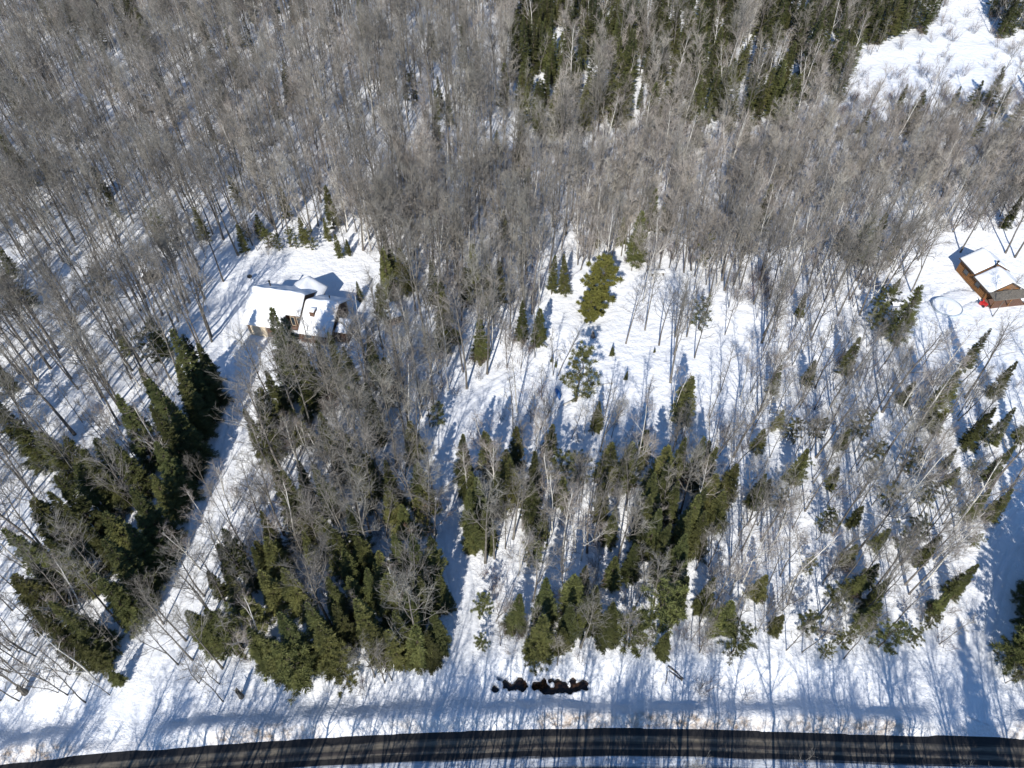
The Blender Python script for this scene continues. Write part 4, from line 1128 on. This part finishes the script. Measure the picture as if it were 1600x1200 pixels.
def shed(name, u, v, ang, W, D, eh, rh, wm, label, cat='shed'):
    x, y = pix(u, v, .5); z = gz1(x, y)
    s = empty(name, (x, y, z - .05), ang, label, cat)
    w = MB(); w.prism([(-W / 2, -D / 2, 0), (W / 2, -D / 2, 0), (W / 2, -D / 2, eh), (0, -D / 2, rh), (-W / 2, -D / 2, eh)], (0, D, 0)); w.build('wall', wm, s)
    n = int(W / .3)
    for i in range(n):
        xx = -W / 2 + .01 + i * W / n; top = rh - abs(xx + W / n / 2) * (rh - eh) / (W / 2)
        MB().box(xx, xx + W / n - .03, -D / 2 - .03, -D / 2 - .003, .05, top - .12).build('plank', wm, s)
    f = lambda X, Y: rh - abs(X) * (rh - eh) / (W / 2)
    r = MB()
    for sg in (-1, 1):
        r.prism([(0, -D / 2 - .25, rh), (sg * (W / 2 + .3), -D / 2 - .25, f(W / 2 + .3, 0)), (sg * (W / 2 + .3), -D / 2 - .25, f(W / 2 + .3, 0) + .1), (0, -D / 2 - .25, rh + .1)], (0, D + .5, 0))
    ro = r.build('roof', M['trim'], s)
    soft_snow('snow', ro, M['roofsnow'], lambda X, Y: f(X, Y) + .1, -W / 2 - .25, W / 2 + .25, -D / 2 - .2, D / 2 + .2, .3, 16, 14)
    MB().box(-.45, .45, -D / 2 - .06, -D / 2 - .034, .1, 1.85).build('door', M['trim'], s)
    return s
shed('shed', 236, 432, math.radians(38), 2.8, 3.6, 1.9, 2.7, M['greywood'], 'small weathered shed with snowy roof among the bare maples')
shed('shed', 612, 497, math.radians(-62), 3.2, 2.3, 1.8, 2.5, M['brownwall'], 'low dark wooden outbuilding with snowy roof in the trees beside the house')

# ------------------------------------------------------------------ small things
# snow-filled round pool
px_, py_ = PONDC; pz = gz1(px_, py_) - .1
pool = empty('round_pool', (px_, py_, pz), 0, 'round above-ground pool filled with snow in the cabin yard', 'pool')
R0 = 2.35
mb = MB(); n = 48
for i in range(n):
    a0, a1 = 2 * math.pi * i / n, 2 * math.pi * (i + 1) / n
    for (ra, za, rb, zb) in ((R0, 0, R0, .42), (R0, .42, R0 - .12, .46), (R0 - .12, .46, R0 - .12, .2)):
        mb.add([(ra * math.cos(a0), ra * math.sin(a0), za), (ra * math.cos(a1), ra * math.sin(a1), za), (rb * math.cos(a1), rb * math.sin(a1), zb), (rb * math.cos(a0), rb * math.sin(a0), zb)], [(0, 1, 2, 3)])
mb.build('rim', M['poolwall'], pool, smooth=False)
mb = MB(); vs = [(0, 0, .40)]; fs = []
for j, rr in enumerate((.8, 1.5, 2.0, 2.23)):
    for i in range(n):
        a = 2 * math.pi * i / n; vs.append((rr * math.cos(a), rr * math.sin(a), (.40, .39, .38, .30)[j]))
for i in range(n):
    fs.append((0, 1 + i, 1 + (i + 1) % n))
    for j in range(3): fs.append((1 + j * n + i, 1 + (j + 1) * n + i, 1 + (j + 1) * n + (i + 1) % n, 1 + j * n + (i + 1) % n))
mb.add(vs, fs); mb.build('snow', M['roofsnow'], pool, smooth=True)

# red two-stage snow machine beside the cabin porch
x, y = pix(1538, 477, .5); z = gz1(x, y)
sb = empty('snow_blower', (x, y, z), math.radians(200), 'red snow-clearing machine parked at the cabin corner', 'machine')
MB().prism([(-.38, -.75, .05), (.38, -.75, .05), (.38, -.3, .05), (-.38, -.3, .05)], (0, 0, .55)).build('auger_housing', M['red'], sb, bevel=.03)
MB().box(-.27, .27, -.28, .35, .22, .72).build('engine', M['red'], sb, bevel=.05)
MB().tube([(0, -.5, .6), (0, -.5, .95), (0, -.68, 1.12)], [.12, .11, .10], 8).build('chute', M['red'], sb)
for sx in (-.32, .32): MB().tube([(sx - .07, .15, .21), (sx + .07, .15, .21)], [.21, .21], 14).build('wheel', M['black'], sb)
for sx in (-.25, .25): MB().tube([(sx, .3, .5), (sx, .75, .85), (sx, 1.0, .9)], [.02, .02, .025], 6).build('handle', M['black'], sb)

def stump(u, v, h, r, label, seed):
    g = np.random.default_rng(seed); x, y = pix(u, v, .4); z = gz1(x, y)
    s = empty('stump', (x, y, z - .25), 0, label, 'stump')
    n = 9; vs = []; fs = []
    for i, (zz, rr) in enumerate(((0, 1.35), (.25, 1.1), (.6, 1.0), (1.0, .92))):
        for j in range(n):
            a = 2 * math.pi * j / n; q = rr * r * (1 + .18 * g.normal())
            vs.append((q * math.cos(a), q * math.sin(a), zz * (h + .25) * (1 + (.18 * g.normal() if i == 3 else 0))))
    for i in range(3):
        for j in range(n): fs.append((i * n + j, i * n + (j + 1) % n, (i + 1) * n + (j + 1) % n, (i + 1) * n + j))
    vs.append((0, 0, (h + .25) * .9)); t = len(vs) - 1
    for j in range(n): fs.append((3 * n + j, 3 * n + (j + 1) % n, t))
    MB().add(vs, fs).build('trunk', M['bark'], s)
    for q in range(4):
        a = g.uniform(0, 6.28); zz = h * g.uniform(.4, .95)
        MB().tube([(r * .6 * math.cos(a), r * .6 * math.sin(a), zz), (r * 3 * math.cos(a), r * 3 * math.sin(a), zz + .25)], [.05, .015], 5).build('branch_stub', M['bark'], s)
stump(40, 1083, 1.5, .28, 'broken dark stump standing in open snow before the thin saplings', 1)
stump(376, 1087, 1.9, .22, 'tall grey snag stump on the ditch bank between driveway and shrubs', 2)
stump(926, 528, 1.1, .25, 'black charred stump in the blue shade below the rounded cedar', 3)

def pole_thing(name, pts, radii, mat, label, cat, n=7):
    P = []
    for (u, v, z) in pts:
        x, y = pix(u, v, z); P.append(Vector((x, y, gz1(x, y) + z - .12)))
    o = P[0].copy()
    mb = MB(); mb.tube([p - o for p in P], radii, n); ob = mb.build(name, mat, None, o)
    return tag(ob, label, cat)
pole_thing('fallen_log', [(1043, 1043, .25), (1056, 1052, .2), (1067, 1062, .2)], [.07, .10, .13], M['bark'], 'fallen thin trunk lying down the roadside snow', 'log')
pole_thing('fallen_log', [(1045, 1050, .2), (1055, 1056, .2), (1066, 1064, .2)], [.05, .07, .08], M['bark'], 'slender broken stem beside the fallen trunk', 'log')
pole_thing('leaning_pole', [(1040, 1070, 0), (1043, 1050, .9)], [.05, .035], M['bark'], 'short leaning stick poking from the snow at the fallen trunk', 'stick')
pole_thing('fallen_log', [(955, 602, .15), (935, 604, .3), (905, 622, .3), (880, 634, .2)], [.05, .08, .11, .14], M['birchbark'], 'pale fallen birch stem under the ragged pine', 'log')
pole_thing('fallen_log', [(1265, 985, .3), (1285, 991, .25), (1312, 996, .25)], [.13, .11, .07], M['bark'], 'thick fallen stem lying before the thin wood', 'log')
pole_thing('fallen_log', [(1250, 982, .3), (1275, 970, .3), (1300, 940, .4)], [.11, .1, .06], M['bark'], 'long fallen stem slanting into the thin wood', 'log')
# post and dish in the house yard
x, y = pix(392, 437, .8); z = gz1(x, y)
d = empty('satellite_dish', (x, y, z), math.radians(20), 'small black dish on a post in the yard behind the house', 'dish')
MB().tube([(0, 0, -.2), (0, 0, .9)], [.05, .05], 8).build('post', M['metal'], d)
mb = MB(); vs = [(0, -.06, .95)]; fs = []; n = 16
for j, (rr, dy) in enumerate(((.2, -.09), (.42, -.2))):
    for i in range(n): a = 2 * math.pi * i / n; vs.append((rr * math.cos(a), dy, .95 + rr * math.sin(a)))
for i in range(n): fs += [(0, 1 + i, 1 + (i + 1) % n), (1 + i, 1 + n + i, 1 + n + (i + 1) % n, 1 + (i + 1) % n)]
mb.add(vs, fs).build('reflector', M['black'], d)
# blue tarp-wrapped bundle leaning on a trunk
x, y = pix(875, 623, .5); z = gz1(x, y)
t = empty('tarp_bundle', (x, y, z), math.radians(25), 'blue tarp bundle propped in the snow near the ragged pine', 'tarp')
g = np.random.default_rng(5); path = [(0, 0, -.1), (.1, .35, .35), (.15, .9, .6), (.2, 1.5, .55), (.2, 1.9, .3)]
MB().tube(path, [.16, .30, .34, .28, .12], 9).build('cover', M['blue'], t, smooth=True)
MB().tube([(.06, .33, .62), (.11, .36, .68), (.2, .37, .1)], [.02, .02, .02], 5).build('cord', M['black'], t)
# half-buried hoop in the clearing
x, y = pix(872, 552, .5); z = gz1(x, y)
mb = MB(); mb.tube([(1.0 * math.cos(a), 0, 1.05 * math.sin(a) - .15) for a in np.linspace(0, math.pi, 15)], [.035] * 15, 6)
tag(mb.build('hoop', M['metal'], None, (x, y, z)), 'thin metal hoop arching out of the clearing snow', 'hoop')
# snow-covered table at the head of the clearing
x, y = pix(1028, 428, .7); z = gz1(x, y)
t = empty('picnic_table', (x, y, z), math.radians(4), 'snow-covered table at the head of the clearing', 'table')
for i in range(5): MB().box(-1.2, 1.2, -.42 + i * .17, -.42 + i * .17 + .155, .70, .745).build('plank', M['greywood'], t)
for sx in (-.9, .9): MB().box(sx - .05, sx + .05, -.35, .35, -.1, .698).build('leg', M['greywood'], t)
soft_snow('snow', t, M['roofsnow'], lambda X, Y: .745, -1.2, 1.2, -.43, .43, .28, 14, 10)
print('counts', {k: len(v) for k, v in nat.items()}, {k: len(v) for k, v in stuff.items()}, 'objects', len(C.objects))
